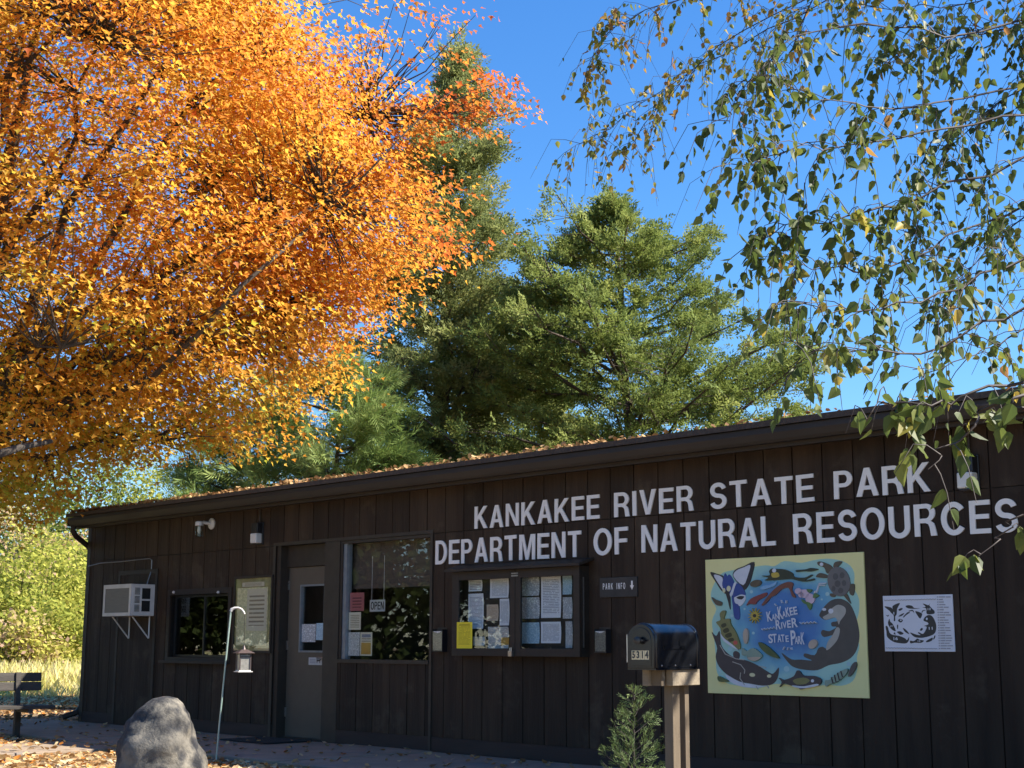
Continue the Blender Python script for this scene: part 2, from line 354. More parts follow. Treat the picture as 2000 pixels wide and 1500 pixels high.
# the eave, from the drip edge down: gutter, fascia board, soffit
zg = zr0 - 0.055
prof = [(y + 0.11, z) for y, z in ((-0.47, zg), (-0.475, zg - 0.05), (-0.455, zg - 0.105), (-0.44, zg - 0.128), (-0.37, zg - 0.128), (-0.365, zg - 0.0), (-0.378, zg), (-0.378, zg - 0.115), (-0.435, zg - 0.115), (-0.455, zg - 0.05), (-0.455, zg))]
b = MB(); n = len(prof)
b.add([(x0 + 0.01, y, z) for y, z in prof] + [(x1, y, z) for y, z in prof], [(i, (i + 1) % n, n + (i + 1) % n, n + i) for i in range(n)])
b.box(x0 + 0.004, x0 + 0.012, -0.362, -0.256, zg - 0.127, zg - 0.001)
b.build('gutter', M['gutter'], roof)
xf = x0 + 0.056
b = MB().box(xf, x1, -0.252, -0.22, ZE, zg - 0.005); b.build('fascia_board', M['trim'], roof)
MB().box(xf, x1, -0.219, 0.10, ZE + 0.028, ZE + 0.045).build('soffit', M['trim'], roof)
b = MB().box(x0 + 0.03, x0 + 0.055, -0.25, RD, 0, 0.01)  # rake board, sheared to the roof slope
b.v = [(p[0], p[1], rz(p[1]) - 0.052 - (0.0 if p[2] > 0.005 else 0.14)) for p in b.v]; b.build('rake_board', M['trim'], roof)
b = MB(); dx = X(UL) - 0.075
b.tube([(x0 + 0.10, -0.31, zg - 0.12), (x0 + 0.10, -0.31, zg - 0.20), (x0 + 0.10, -0.26, zg - 0.27), (dx, 0.02, zg - 0.40), (dx, 0.06, zg - 0.47), (dx, 0.06, 0.25), (dx - 0.02, 0.0, 0.13), (dx - 0.08, -0.2, 0.06)], 0.042, 8)
b.build('downspout', M['gutter'], office, smooth=True)
# door in its recess
OD = -0.13
d0, d1 = PW(560.5, 1280, OD)[0], PW(649, 1280, OD)[0]; zt = PW(610, 1106.5, OD)[1]
df = MB(); df.box(X(uDL) + 0.002, X(d0) - 0.006, 0.002, 0.24, 0, ZS - 0.002); df.box(X(d1) + 0.006, X(uDR) + 0.02, -0.018, 0.24, 0, ZS - 0.002)
df.v = df.v[:]; df.box(X(d0) - 0.006, X(d1) + 0.006, 0.10, 0.24, zt + 0.006, ZS - 0.002)
df.box(X(d0) - 0.006, X(d1) + 0.006, 0.06, 0.24, -0.02, 0.018)
df.build('door_frame', M['frame'], office)
b = MB().box(X(uDL) - 0.05, X(uDL), -0.024, 0.002, 0, ZS + 0.04).box(X(uDL), X(uWR) + 0.03, -0.024, 0.002, ZS, ZS + 0.04); b.build('door_casing', M['frame'], office)
gl0, gzb = PW(584, 1274, OD); gl1, gzt = PW(636.5, 1140, OD)
door = MB()
for (a, c, e, f) in ((d0, gl0, 0.02, zt), (gl1, d1, 0.02, zt), (gl0, gl1, 0.02, gzb), (gl0, gl1, gzt, zt)): door.box(X(a), X(c), 0.13, 0.175, e, f)
door = door.build('door', M['door'], office)
b = MB()
for (a, c, e, f) in ((gl0, gl0 + 0.022, gzb, gzt), (gl1 - 0.022, gl1, gzb, gzt), (gl0 + 0.022, gl1 - 0.022, gzb, gzb + 0.022), (gl0 + 0.022, gl1 - 0.022, gzt - 0.022, gzt)): b.box(X(a), X(c), 0.12, 0.168, e, f)
b.build('pane_bead', M['alu'], door)
boxobj('pane', M['glass'], door, X(gl0) + 0.02, X(gl1) - 0.02, 0.15, 0.155, gzb + 0.02, gzt - 0.02)
hu, hz = PW(640.5, 1280, OD); h0 = PW(640.5, 1263, OD)[1]; h1 = PW(640.5, 1294, OD)[1]
b = MB().box(X(hu) - 0.026, X(hu) + 0.026, 0.112, 0.131, h1, h0); b.tube([(X(hu), 0.13, h1 + 0.05), (X(hu), 0.075, h1 + 0.05), (X(hu) - 0.14, 0.072, h1 + 0.048)], 0.012, 8)
b.build('handle', M['steel'], door, smooth=True, bevel=0.003)
for z in (0.25, 1.05, 1.78): boxobj('hinge', M['steel'], door, X(d0) - 0.004, X(d0) + 0.016, 0.118, 0.131, z, z + 0.11)
# big shop window beside the door
OG = -0.05
win = MB(); wu0, wu1 = uDR + 0.022, uWR - 0.014
win.box(X(wu0), X(wu0) + 0.035, -0.004, 0.11, zW0 + 0.03, ZS - 0.035); win.box(X(wu1) - 0.022, X(wu1), -0.004, 0.11, zW0 + 0.03, ZS - 0.035)
win.box(X(wu0), X(wu1), -0.006, 0.11, ZS - 0.035, ZS - 0.003)
window = win.build('window', M['frame'], office)
boxobj('side_jamb', M['alu'], window, X(wu0) + 0.036, X(wu0) + 0.10, 0.012, 0.09, zW0 + 0.031, ZS - 0.036)
boxobj('sill', M['frame'], window, X(wu0) - 0.02, X(wu1), -0.04, 0.11, zW0 - 0.012, zW0 + 0.029)
boxobj('pane', M['glass'], window, X(wu0) + 0.101, X(wu1) - 0.023, 0.048, 0.054, zW0 + 0.03, ZS - 0.036)
zsh = PW(760, 1148, -0.14)[1]
boxobj('shade', M['shade'], window, X(wu0) + 0.05, X(wu1) - 0.03, 0.14, 0.146, zsh, ZS - 0.01)
# service window at the left, boarded opening with an air conditioner further left
sw = MB(); tw = 0.075
sw.box(X(s0[0]) - tw, X(s0[0]), -0.03, 0.11, s1[1] - tw, s0[1] + tw); sw.box(X(s1[0]), X(s1[0]) + tw, -0.03, 0.11, s1[1] - tw, s0[1] + tw)
sw.box(X(s0[0]), X(s1[0]), -0.03, 0.11, s0[1], s0[1] + tw); sw.box(X(s0[0]), X(s1[0]), -0.03, 0.11, s1[1] - tw, s1[1])
swin = sw.build('service_window', M['trim'], office)
mid = (s0[0] + s1[0]) / 2 + 0.07
for (a, c, y) in ((s0[0] + 0.004, mid + 0.012, 0.05), (mid - 0.012, s1[0] - 0.004, 0.025)):
    b = MB(); w = 0.03; z0, z1 = s1[1] + 0.004, s0[1] - 0.004
    b.box(X(a), X(a) + w, y, y + 0.022, z0, z1); b.box(X(c) - w, X(c), y, y + 0.022, z0, z1); b.box(X(a) + w, X(c) - w, y, y + 0.022, z0, z0 + w); b.box(X(a) + w, X(c) - w, y, y + 0.022, z1 - w, z1)
    sash = b.build('sash', M['dark'], swin); boxobj('pane', M['glass'], sash, X(a) + w, X(c) - w, y + 0.009, y + 0.013, z0 + w, z1 - w)
zi = PW(385, 1292)[1]; boxobj('sill', M['trim'], swin, X(PW(320, 1292)[0]), X(PW(449, 1292)[0]), -0.09, 0.0, zi - 0.025, zi + 0.01)
for k in (0, 1):
    q = PW((345, 432)[k], 1157); MB().lathe([(0.006, 0), (0.018, 0.006), (0.02, 0.02), (0.012, 0.032)], 10, (0, 0, 0), Matrix.Translation((X(q[0]), -0.03, q[1])) @ Matrix.Rotation(rad(90), 4, 'X')).build('hook_knob', M['whitemetal'], swin, smooth=True)
p0, p1 = PW(240, 1124), PW(308, 1118); zb = 0.02
pd = MB(); pd.box(X(p0[0]), X(p1[0]), -0.03, -0.004, zb, p0[1]); pnl = pd.build('blind_panel', M['siding'], office)
pd = MB(); w = 0.06
pd.box(X(p0[0]) - w, X(p0[0]), -0.036, 0, zb, p0[1] + w); pd.box(X(p1[0]), X(p1[0]) + w, -0.036, 0, zb, p0[1] + w); pd.box(X(p0[0]), X(p1[0]), -0.036, 0, p0[1], p0[1] + w)
pd.build('panel_casing', M['trim'], pnl)

# ---------------------------------------------------------------- lettering
def arc(cx, cy, rx, ry, a0, a1, n=14): return [(cx + rx * math.cos(rad(a0 + (a1 - a0) * i / n)), cy + ry * math.sin(rad(a0 + (a1 - a0) * i / n))) for i in range(n + 1)]
def thick(pts, w):
    L = []; R = []
    for i, p in enumerate(pts):
        a = Vector(pts[max(i - 1, 0)]); c = Vector(pts[min(i + 1, len(pts) - 1)]); d = (c - a).normalized(); nn = Vector((-d.y, d.x)) * w / 2
        L.append((p[0] + nn.x, p[1] + nn.y)); R.append((p[0] - nn.x, p[1] - nn.y))
    return L + R[::-1]
W_ = 0.165
GLY = {
 'K': (.72, [[(0, 0), (0, 1), (.165, 1), (.165, .56), (.5, 1), (.7, 1), (.37, .585), (.72, 0), (.52, 0), (.26, .45), (.165, .33), (.165, 0)]]),
 'A': (.74, [[(0, 0), (.28, 1), (.46, 1), (.74, 0), (.565, 0), (.5, .23), (.24, .23), (.175, 0)], [(.28, .37), (.46, .37), (.37, .76)]]),
 'N': (.695, [[(0, 0), (0, 1), (.18, 1), (.535, .29), (.535, 1), (.695, 1), (.695, 0), (.515, 0), (.16, .71), (.16, 0)]]),
 'E': (.6, [[(0, 0), (0, 1), (.6, 1), (.6, .855), (.165, .855), (.165, .58), (.56, .58), (.56, .44), (.165, .44), (.165, .145), (.6, .145), (.6, 0)]]),
 'F': (.56, [[(0, 0), (0, 1), (.56, 1), (.56, .855), (.165, .855), (.165, .57), (.51, .57), (.51, .43), (.165, .43), (.165, 0)]]),
 'L': (.54, [[(0, 0), (0, 1), (.165, 1), (.165, .145), (.54, .145), (.54, 0)]]),
 'T': (.64, [[(.2375, 0), (.2375, .855), (0, .855), (0, 1), (.64, 1), (.64, .855), (.4025, .855), (.4025, 0)]]),
 'I': (.165, [[(0, 0), (0, 1), (.165, 1), (.165, 0)]]),
 'V': (.7, [[(0, 1), (.26, 0), (.44, 0), (.7, 1), (.525, 1), (.35, .25), (.175, 1)]]),
 'M': (.84, [[(0, 0), (0, 1), (.23, 1), (.42, .3), (.61, 1), (.84, 1), (.84, 0), (.68, 0), (.68, .78), (.49, 0), (.35, 0), (.16, .78), (.16, 0)]]),
 'D': (.68, [[(0, 0), (0, 1)] + arc(.3, .5, .38, .5, 90, -90), [(.165, .145), (.165, .855)] + arc(.29, .5, .22, .355, 90, -90)]),
 'P': (.63, [[(0, 0), (0, 1)] + arc(.35, .705, .28, .295, 90, -90) + [(.165, .41), (.165, 0)], [(.165, .55), (.165, .86)] + arc(.34, .705, .12, .155, 90, -90)]),
 'R': (.68, [[(0, 0), (0, 1)] + arc(.37, .715, .28, .285, 90, -62) + [(.6, .38), (.63, .28), (.68, 0), (.5, 0), (.465, .27), (.43, .36), (.34, .405), (.165, .405), (.165, 0)], [(.165, .545), (.165, .86)] + arc(.36, .7025, .12, .1575, 90, -90)]),
 'O': (.78, [arc(.39, .5, .39, .515, 0, 360, 32)[:-1], arc(.39, .5, .225, .36, 0, 360, 32)[:-1]]),
 'U': (.67, [thick([(.0825, 1), (.0825, .7)] + arc(.335, .33, .2525, .26, 180, 360, 16) + [(.5875, .7), (.5875, 1)], W_)]),
 'C': (.72, [thick(arc(.385, .5, .3, .43, 38, 322, 30), W_)]),
 'S': (.63, [thick(arc(.315, .715, .225, .2125, 12, 262, 22) + arc(.315, .285, .235, .215, 82, -165, 22), 0.158)]),
}
GM = {}
def glyph(ch):
    if ch not in GM:
        GM[ch] = MB().prism(GLY[ch][1], -1, 0).mesh('letter_' + ch); GM[ch].materials.append(M['white'])
    return GM[ch]
def sign_line(words, base, cap, label):
    u0, z0 = PW(words[0][1], base[0][1], 0.02)
    e = empty('sign_lettering', wall_at(u0, PW(*base[0], 0.02)[1], 0.013), label, 'lettering')
    for w, xa, xb in words:
        t = [(x - base[0][0]) / (base[1][0] - base[0][0]) for x in (xa, xb)]
        ua = PW(xa, base[0][1] + t[0] * (base[1][1] - base[0][1]), 0.02)[0]; ub = PW(xb, base[0][1] + t[1] * (base[1][1] - base[0][1]), 0.02)[0]
        ws = [GLY[c][0] for c in w]; k = (ub - ua) / (sum(ws) + 0.135 * (len(w) - 1)); x = ua
        for c, g in zip(w, ws):
            o = link('letter', glyph(c), None, e)
            o.matrix_local = Matrix.Translation((x - u0, -0.002 - RNG.uniform(0, 0.003), RNG.uniform(-0.004, 0.004))) @ Matrix.Rotation(RNG.uniform(-0.012, 0.012), 4, 'Y') @ Matrix.Diagonal((k, 0.012, cap, 1))
            x += (g + 0.135) * k
cap1 = PW(928, 990, .02)[1] - PW(929, 1033, .02)[1]; cap2 = PW(851, 1057, .02)[1] - PW(852.5, 1103, .02)[1]
sign_line([('KANKAKEE', 927.5, 1171.5), ('RIVER', 1200.5, 1355.5), ('STATE', 1388, 1591.5), ('PARK', 1630, 1819)], ((929, 1033), (1640, 977)), cap1, 'upper row of white raised letters reading KANKAKEE RIVER STATE PARK')
sign_line([('DEPARTMENT', 851, 1135.5), ('OF', 1160, 1228), ('NATURAL', 1254, 1516), ('RESOURCES', 1551.5, 1990)], ((852.5, 1103), (1961, 1047)), cap2, 'lower row of white raised letters reading DEPARTMENT OF NATURAL RESOURCES')
def text_mesh(body, size, off=0.0):                # built-in font, flat print with a little thickness
    c = bpy.data.curves.new('print', 'FONT'); c.body = body; c.size = size; c.offset = off; c.extrude = 0.0006; c.align_x = 'CENTER'; c.align_y = 'CENTER'
    o = bpy.data.objects.new('print', c); COL.objects.link(o); dg = bpy.context.evaluated_depsgraph_get()
    me = bpy.data.meshes.new_from_object(o.evaluated_get(dg)); bpy.data.objects.remove(o); bpy.data.curves.remove(c)
    me.transform(Matrix.Rotation(rad(90), 4, 'X')); return me
def text(body, size, m, parent, x, y, z, off=0.0, sx=1.0, rot=0.0, name='print'):
    me = text_mesh(body, size, off); me.materials.clear()
    return link(name, me, m, parent, Matrix.Translation((x, y, z)) @ Matrix.Rotation(rot, 4, 'Y') @ Matrix.Diagonal((sx, 1, 1, 1)))

# ---------------------------------------------------------------- flat printed panels
def homog(quad):                                   # picture quad (TL,TR,BR,BL) -> unit square
    A = []; Bv = []
    for (x, y), (u_, v_) in zip(quad, ((0, 1), (1, 1), (1, 0), (0, 0))):
        A += [[x, y, 1, 0, 0, 0, -u_ * x, -u_ * y], [0, 0, 0, x, y, 1, -v_ * x, -v_ * y]]; Bv += [u_, v_]
    h = np.linalg.solve(np.array(A, float), np.array(Bv, float)); h = np.append(h, 1).reshape(3, 3)
    def f(p): q = h @ np.array([p[0], p[1], 1.0]); return (q[0] / q[2], q[1] / q[2])
    return f
def smooth(pts, n=3):
    out = []; m = len(pts)
    for i in range(m):
        p = [Vector(pts[(i + k - 1) % m]) for k in range(4)]
        for j in range(n):
            t = j / n; out.append(tuple(0.5 * (2 * p[1] + (p[2] - p[0]) * t + (2 * p[0] - 5 * p[1] + 4 * p[2] - p[3]) * t * t + (3 * p[1] - p[0] - 3 * p[2] + p[3]) * t ** 3)))
    return out
def circ(x, y, r, ry=None, n=14, a=0.0):
    ry = ry or r; c, s_ = math.cos(rad(a)), math.sin(rad(a))
    return [(x + r * math.cos(2 * math.pi * i / n) * c - ry * math.sin(2 * math.pi * i / n) * s_, y + r * math.cos(2 * math.pi * i / n) * s_ + ry * math.sin(2 * math.pi * i / n) * c) for i in range(n)]
class Panel:
    def __init__(s, name, tl, br, quad, label, cat, m, thickness=0.018):
        (u0, z1), (u1, z0) = PW(*tl, 0.03), PW(*br, 0.03); s.W, s.H = u1 - u0, z1 - z0; s.f = homog(quad); s.T = thickness; s.k = 0
        s.e = empty(name, wall_at(u0, z0, 0.013), label, cat); s.base = boxobj('board', m, s.e, 0, s.W, -thickness, 0, 0, s.H, bevel=0.002)
    def xz(s, p): q = s.f(p); return (min(max(q[0], 0.002), 0.998) * s.W, min(max(q[1], 0.002), 0.998) * s.H)
    def shape(s, name, m, polys, sm=True):          # several outlines of one colour = one print
        s.k += 1; y = -s.T - 0.0006 * s.k; b = MB()
        for p in polys:
            b.prism([[s.xz(q) for q in (smooth(p) if sm else p)]], y, -s.T + 0.0005)
            if len(polys) <= 24: b.build(name, m, s.base); b = MB()
        if b.v: tag(b.build(name, m, s.base), kind='stuff')
    def stroke(s, name, m, lines, w):
        return s.shape(name, m, [thick(l, w) for l in lines], False)
    def text(s, body, p0, p1, h, m, off=0.0, name='lettering'):   # baseline ends p0, p1 and cap height in picture pixels
        a, c = Vector(s.xz(p0)), Vector(s.xz(p1)); top = Vector(s.xz((p0[0], p0[1] - h))); capz = (top - a).length; s.k += 1
        me = text_mesh(body, 1.0, off); me.materials.clear(); xs = [v.co.x for v in me.vertices]; zs = [v.co.z for v in me.vertices]
        w = max(xs) - min(xs); hh = max(zs) - min(zs); mid_ = (a + c) / 2
        mw = Matrix.Translation((mid_.x, -s.T - 0.0006 * s.k, mid_.y + capz / 2)) @ Matrix.Rotation(-math.atan2(c.y - a.y, c.x - a.x), 4, 'Y') @ Matrix.Diagonal(((c - a).length / w, 1, capz / hh, 1)) @ Matrix.Translation((-(max(xs) + min(xs)) / 2, 0, -(max(zs) + min(zs)) / 2))
        return link(name, me, m, s.base, mw)
def pm(name, c): return plain('print_' + name, c, 0.45)
P_ = {k: pm(k, c) for k, c in dict(otter=(0.075, 0.07, 0.062), pale=(0.42, 0.40, 0.34), black=(0.025, 0.024, 0.026), cat=(0.055, 0.048, 0.05), white=(0.66, 0.67, 0.70), blue=(0.03, 0.07, 0.27), shell=(0.15, 0.14, 0.13), shell2=(0.09, 0.085, 0.08), brown=(0.11, 0.085, 0.05), frog=(0.035, 0.045, 0.022), gold=(0.55, 0.40, 0.06), rust=(0.19, 0.065, 0.04), crab=(0.24, 0.05, 0.045), pink=(0.62, 0.47, 0.54), green=(0.10, 0.20, 0.06), bass=(0.22, 0.21, 0.075), bassdk=(0.05, 0.055, 0.02), red=(0.55, 0.10, 0.08), fish=(0.25, 0.34, 0.26), leaf=(0.085, 0.12, 0.04), tan=(0.50, 0.40, 0.30), bubble=(0.36, 0.58, 0.60), eye=(0.70, 0.66, 0.38), sky=(0.22, 0.42, 0.62)).items()}
m, t = newmat('mural_water'); p = t.n('BsdfPrincipled', Roughness=0.45); tc = t.n('TexCoord'); mp = t.n('Mapping')
mp.inputs['Location'].default_value = (-0.86, 0, -0.62); mp2 = t.n('Mapping'); mp2.inputs['Scale'].default_value = (1.5, 0, 2.0)
t.l(tc.outputs['Object'], mp.inputs[0]); t.l(mp.outputs[0], mp2.inputs[0]); ln = t.n('VectorMath', operation='LENGTH'); t.l(mp2.outputs[0], ln.inputs[0])
nz = t.n('TexNoise', Scale=5.0, Detail=4); t.l(tc.outputs['Object'], nz.inputs['Vector'])
t.l(t.ramp(t.math('ADD', ln.outputs['Value'], t.math('MULTIPLY_ADD', nz.outputs[0], 0.5, -0.25)), [(0.45, (0.06, 0.19, 0.44)), (0.72, (0.13, 0.36, 0.50)), (1.0, (0.34, 0.58, 0.50))]), p.inputs[0]); t.out(p.outputs[0]); M['mural_water'] = m
M['mural_board'] = surf('mural_yellow_board', (0.80, 0.74, 0.33), (0.74, 0.68, 0.29), 0.45, 3)
mu = Panel('mural_panel', (1377.5, 1093.5), (1697.5, 1364), ((203, 187), (1512, 125), (1575, 1347), (237, 1302)), 'square yellow painted mural of river animals around a blue pool', 'mural', M['mural_board'])
mu.shape('water_print', M['mural_water'], [[(262, 430), (330, 310), (430, 275), (560, 255), (700, 235), (780, 242), (860, 200), (1000, 215), (1120, 190), (1250, 183), (1380, 220), (1440, 300), (1440, 420), (1482, 520), (1480, 640), (1452, 760), (1490, 900), (1470, 1000), (1475, 1100), (1440, 1200), (1350, 1240), (1230, 1235), (1100, 1245), (950, 1238), (800, 1225), (650, 1262), (500, 1242), (380, 1212), (312, 1130), (300, 1000), (285, 850), (265, 700), (300, 600), (258, 520)]])
mu.shape('bubble_print', P_['bubble'], [circ(1390, 270, 22), circ(1220, 475, 17), circ(420, 930, 20), circ(890, 1100, 24), circ(1405, 1060, 18), circ(300, 770, 14), circ(590, 455, 14), circ(1175, 520, 9), circ(610, 800, 12), circ(430, 655, 12), circ(535, 598, 10)], False)
mu.shape('otter_print', P_['otter'], [[(1158, 640), (1205, 570), (1260, 525), (1330, 515), (1400, 550), (1442, 620), (1475, 720), (1490, 830), (1470, 940), (1420, 1010), (1340, 1050), (1240, 1070), (1150, 1110), (1060, 1110), (960, 1090), (905, 1050), (845, 965), (930, 1020), (1010, 1022), (1100, 1030), (1035, 1000), (1040, 970), (1120, 985), (1150, 930), (1185, 915), (1220, 930), (1232, 880), (1275, 820), (1200, 835), (1172, 805), (1185, 775), (1240, 785), (1300, 750), (1262, 745), (1258, 712), (1310, 700), (1290, 672), (1210, 692), (1165, 668)]])
mu.shape('otter_fur_print', P_['pale'], [[(1185, 668), (1230, 640), (1255, 600), (1310, 565), (1368, 588), (1372, 640), (1330, 700), (1318, 730), (1290, 672), (1215, 690)], [(1218, 945), (1226, 880), (1270, 815), (1300, 755), (1328, 770), (1312, 850), (1262, 915)]])
mu.shape('otter_eye_print', P_['white'], [circ(1252, 618, 21), circ(1196, 604, 17, 12)], False)
mu.shape('catfish_print', P_['cat'], [[(265, 790), (302, 825), (330, 783), (345, 900), (400, 970), (470, 1010), (560, 1030), (650, 1070), (730, 1120), (780, 1140), (826, 1088), (815, 1180), (770, 1230), (690, 1240), (600, 1225), (500, 1205), (400, 1150), (330, 1080), (300, 1000), (312, 930), (290, 860)], [(445, 965), (470, 950), (500, 975), (490, 1022), (455, 1015)]])
mu.shape('catfish_belly_print', P_['white'], [[(385, 1145), (500, 1207), (600, 1227), (690, 1242), (750, 1236), (640, 1258), (520, 1248), (420, 1205)], [(310, 1040), (322, 1080), (345, 1130), (330, 1110)]])
mu.stroke('whisker_print', P_['pale'], [[(335, 900), (380, 975), (470, 1015), (540, 1025)], [(440, 1040), (510, 1065), (545, 1110), (540, 1140)], [(510, 1130), (505, 1180), (545, 1235)], [(640, 1245), (655, 1270)], [(730, 1240), (745, 1262)], [(660, 1075), (720, 1090)]], 7)
mu.shape('catfish_eye_print', P_['eye'], [circ(607, 1150, 24, 16, a=8), circ(748, 1160, 18, 14)], False)
mu.shape('bird_wing_edge_print', P_['black'], [[(248, 293), (300, 303), (365, 330), (358, 400), (382, 472), (340, 440), (300, 380)], [(612, 206), (602, 300), (572, 395), (532, 442), (515, 420), (440, 330), (455, 272), (530, 240)]])
mu.shape('bird_wing_print', P_['white'], [[(278, 312), (350, 333), (350, 400), (366, 452), (325, 395)], [(582, 232), (565, 310), (525, 400), (445, 328), (465, 278), (530, 250)], [(412, 470), (440, 390), (468, 372), (462, 400), (430, 492)], [(448, 505), (530, 475), (545, 520), (500, 575), (458, 545)]])
mu.shape('bird_body_print', P_['blue'], [[(355, 360), (372, 300), (390, 325), (410, 310), (445, 365), (440, 400), (415, 470), (385, 455), (352, 400)], [(470, 385), (515, 412), (545, 480), (500, 475), (450, 500), (440, 480)], [(430, 490), (448, 500), (458, 548), (492, 572), (498, 680), (455, 672), (440, 570)]])
mu.shape('bird_beak_print', P_['black'], [[(378, 450), (412, 462), (420, 602), (402, 540)], [(470, 505), (500, 490), (535, 495), (510, 520)]])
mu.shape('bird_eye_print', P_['eye'], [circ(405, 428, 17, 24), circ(366, 443, 12, 20)], False)
mu.shape('turtle_limb_print', P_['brown'], [[(1138, 212), (1170, 205), (1250, 238), (1268, 285), (1220, 305), (1195, 255), (1150, 238)], [(1270, 250), (1285, 210), (1340, 203), (1330, 228), (1292, 260)], [(1128, 328), (1160, 300), (1222, 318), (1218, 342), (1150, 338)], [(1408, 400), (1448, 398), (1440, 485), (1408, 470)], [(1362, 490), (1388, 478), (1420, 558)], [(1250, 470), (1295, 480), (1280, 502), (1248, 492)]])
mu.shape('turtle_shell_print', P_['shell'], [circ(1318, 372, 92, 125, 22, -14)], False)
mu.shape('turtle_scute_print', P_['shell2'], [circ(1290, 330, 22, 28), circ(1345, 320, 20, 26), circ(1308, 390, 24, 28), circ(1362, 385, 18, 26), circ(1335, 448, 22, 24), circ(1275, 430, 16, 22)], False)
mu.shape('frog_print', P_['frog'], [[(678, 322), (745, 318), (740, 285), (762, 262), (800, 265), (870, 270), (935, 300), (952, 332), (1035, 338), (1088, 314), (1100, 322), (1040, 362), (1112, 345), (1110, 362), (1020, 372), (930, 350), (850, 355), (740, 362), (705, 358), (735, 338)], [(965, 275), (1040, 270), (1085, 258), (1150, 270), (1085, 288), (1030, 286), (970, 292)]])
mu.shape('frog_throat_print', P_['gold'], [[(762, 300), (815, 296), (825, 330), (770, 336)]])
mu.shape('frog_eye_print', P_['white'], [circ(783, 278, 17), circ(1175, 228, 15)], False)
mu.shape('salamander_print', P_['rust'], [[(680, 570), (720, 510), (770, 450), (830, 400), (900, 373), (942, 388), (932, 440), (965, 500), (935, 495), (905, 425), (850, 432), (800, 480), (760, 500), (720, 550)]])
mu.shape('crayfish_print', P_['crab'], [[(555, 570), (590, 515), (660, 482), (722, 462), (718, 488), (650, 530), (630, 560), (580, 555)]])
mu.shape('small_turtle_print', P_['brown'], [circ(632, 385, 48, 28, a=-15), [(265, 500), (300, 520), (350, 540), (345, 570), (300, 560)]])
mu.shape('minnow_print', P_['sky'], [[(670, 425), (700, 405), (760, 395), (805, 372), (790, 405), (740, 425), (690, 438)]])
mu.shape('blossom_print', P_['pink'], [circ(988, 452, 30, 26), circ(1038, 472, 38, 36), circ(1085, 515, 38, 44), circ(1010, 480, 24)], False)
mu.shape('blossom_leaf_print', P_['green'], [[(1050, 540), (1100, 560), (1082, 608)], [(1120, 470), (1158, 490), (1110, 510)], [(1010, 520), (1040, 530), (1060, 560), (1030, 550)], [(1055, 435), (1100, 440), (1075, 465)]])
mu.stroke('dragonfly_print', P_['white'], [[(1135, 465), (1160, 385)], [(1155, 388), (1215, 385)], [(1150, 400), (1205, 402)], [(1128, 450), (1118, 468)]], 9)
mu.shape('sunflower_print', P_['gold'], [[(628 + (62 if i % 2 == 0 else 24) * math.cos(i * math.pi / 13), 655 + (66 if i % 2 == 0 else 26) * math.sin(i * math.pi / 13)) for i in range(26)]], False)
mu.shape('sunflower_eye_print', P_['black'], [circ(628, 655, 15)], False)
mu.shape('bass_print', P_['bass'], [[(345, 690), (338, 640), (362, 612), (388, 620), (372, 680), (420, 680), (430, 725), (475, 800), (512, 905), (495, 935), (430, 890), (362, 850), (345, 760), (308, 710)]])
mu.shape('bass_mark_print', P_['bassdk'], [[(352, 730), (385, 715), (395, 740), (362, 755)], [(368, 775), (405, 755), (420, 785), (382, 800)], [(385, 815), (430, 795), (442, 825), (402, 840)], [(410, 850), (450, 840), (460, 862), (425, 872)]])
mu.shape('bass_belly_print', P_['white'], [[(345, 800), (370, 860), (430, 905), (495, 942), (440, 890), (380, 845)]])
mu.shape('bass_eye_print', P_['red'], [circ(473, 880, 18)], False)
mu.shape('sunfish_print', P_['fish'], [[(530, 925), (568, 950), (620, 925), (682, 970), (692, 1000), (640, 1035), (580, 1022), (562, 985), (528, 985)]])
mu.shape('sunfish_belly_print', P_['tan'], [[(580, 1005), (640, 1000), (685, 1005), (640, 1032), (590, 1022)], [(535, 800), (560, 760), (578, 800), (570, 880), (545, 880)], circ(1115, 893, 32, 42, a=35)])
mu.shape('gar_print', P_['leaf'], [[(662, 880), (705, 888), (780, 945), (838, 1012), (760, 990), (690, 935)], [(330, 1160), (380, 1180), (420, 1205), (340, 1205)]])
mu.shape('bullhead_print', P_['cat'], [[(836, 1175), (880, 1192), (960, 1162), (985, 1115), (1010, 1122), (1040, 1155), (1130, 1160), (1188, 1190), (1165, 1238), (1050, 1262), (1015, 1272), (1000, 1255), (940, 1240), (880, 1222), (843, 1252), (862, 1210)]])
mu.shape('bullhead_side_print', P_['bass'], [[(955, 1195), (1040, 1172), (1095, 1195), (1060, 1225), (990, 1230)]])
mu.shape('bullhead_belly_print', P_['white'], [[(950, 1238), (1050, 1245), (1150, 1225), (1165, 1240), (1050, 1262), (980, 1255)], circ(1118, 1200, 13)])
mu.shape('darter_print', P_['fish'], [[(1222, 1198), (1262, 1190), (1330, 1132), (1402, 1098), (1395, 1142), (1330, 1202), (1262, 1228), (1228, 1248)]])
mu.stroke('darter_stripe_print', P_['black'], [[(1275, 1170), (1290, 1222)], [(1300, 1150), (1315, 1212)], [(1325, 1132), (1342, 1195)], [(1352, 1118), (1368, 1170)]], 11)
mu.shape('feather_print', P_['shell2'], [[(1412, 1165), (1435, 1080), (1470, 1042), (1475, 1085), (1445, 1140)]])
wave = lambda x0_, y0_, x1_, y1_, n_: [(x0_ + (x1_ - x0_) * i / n_, y0_ + (y1_ - y0_) * i / n_ + (9 if i % 2 else -5)) for i in range(n_ + 1)]
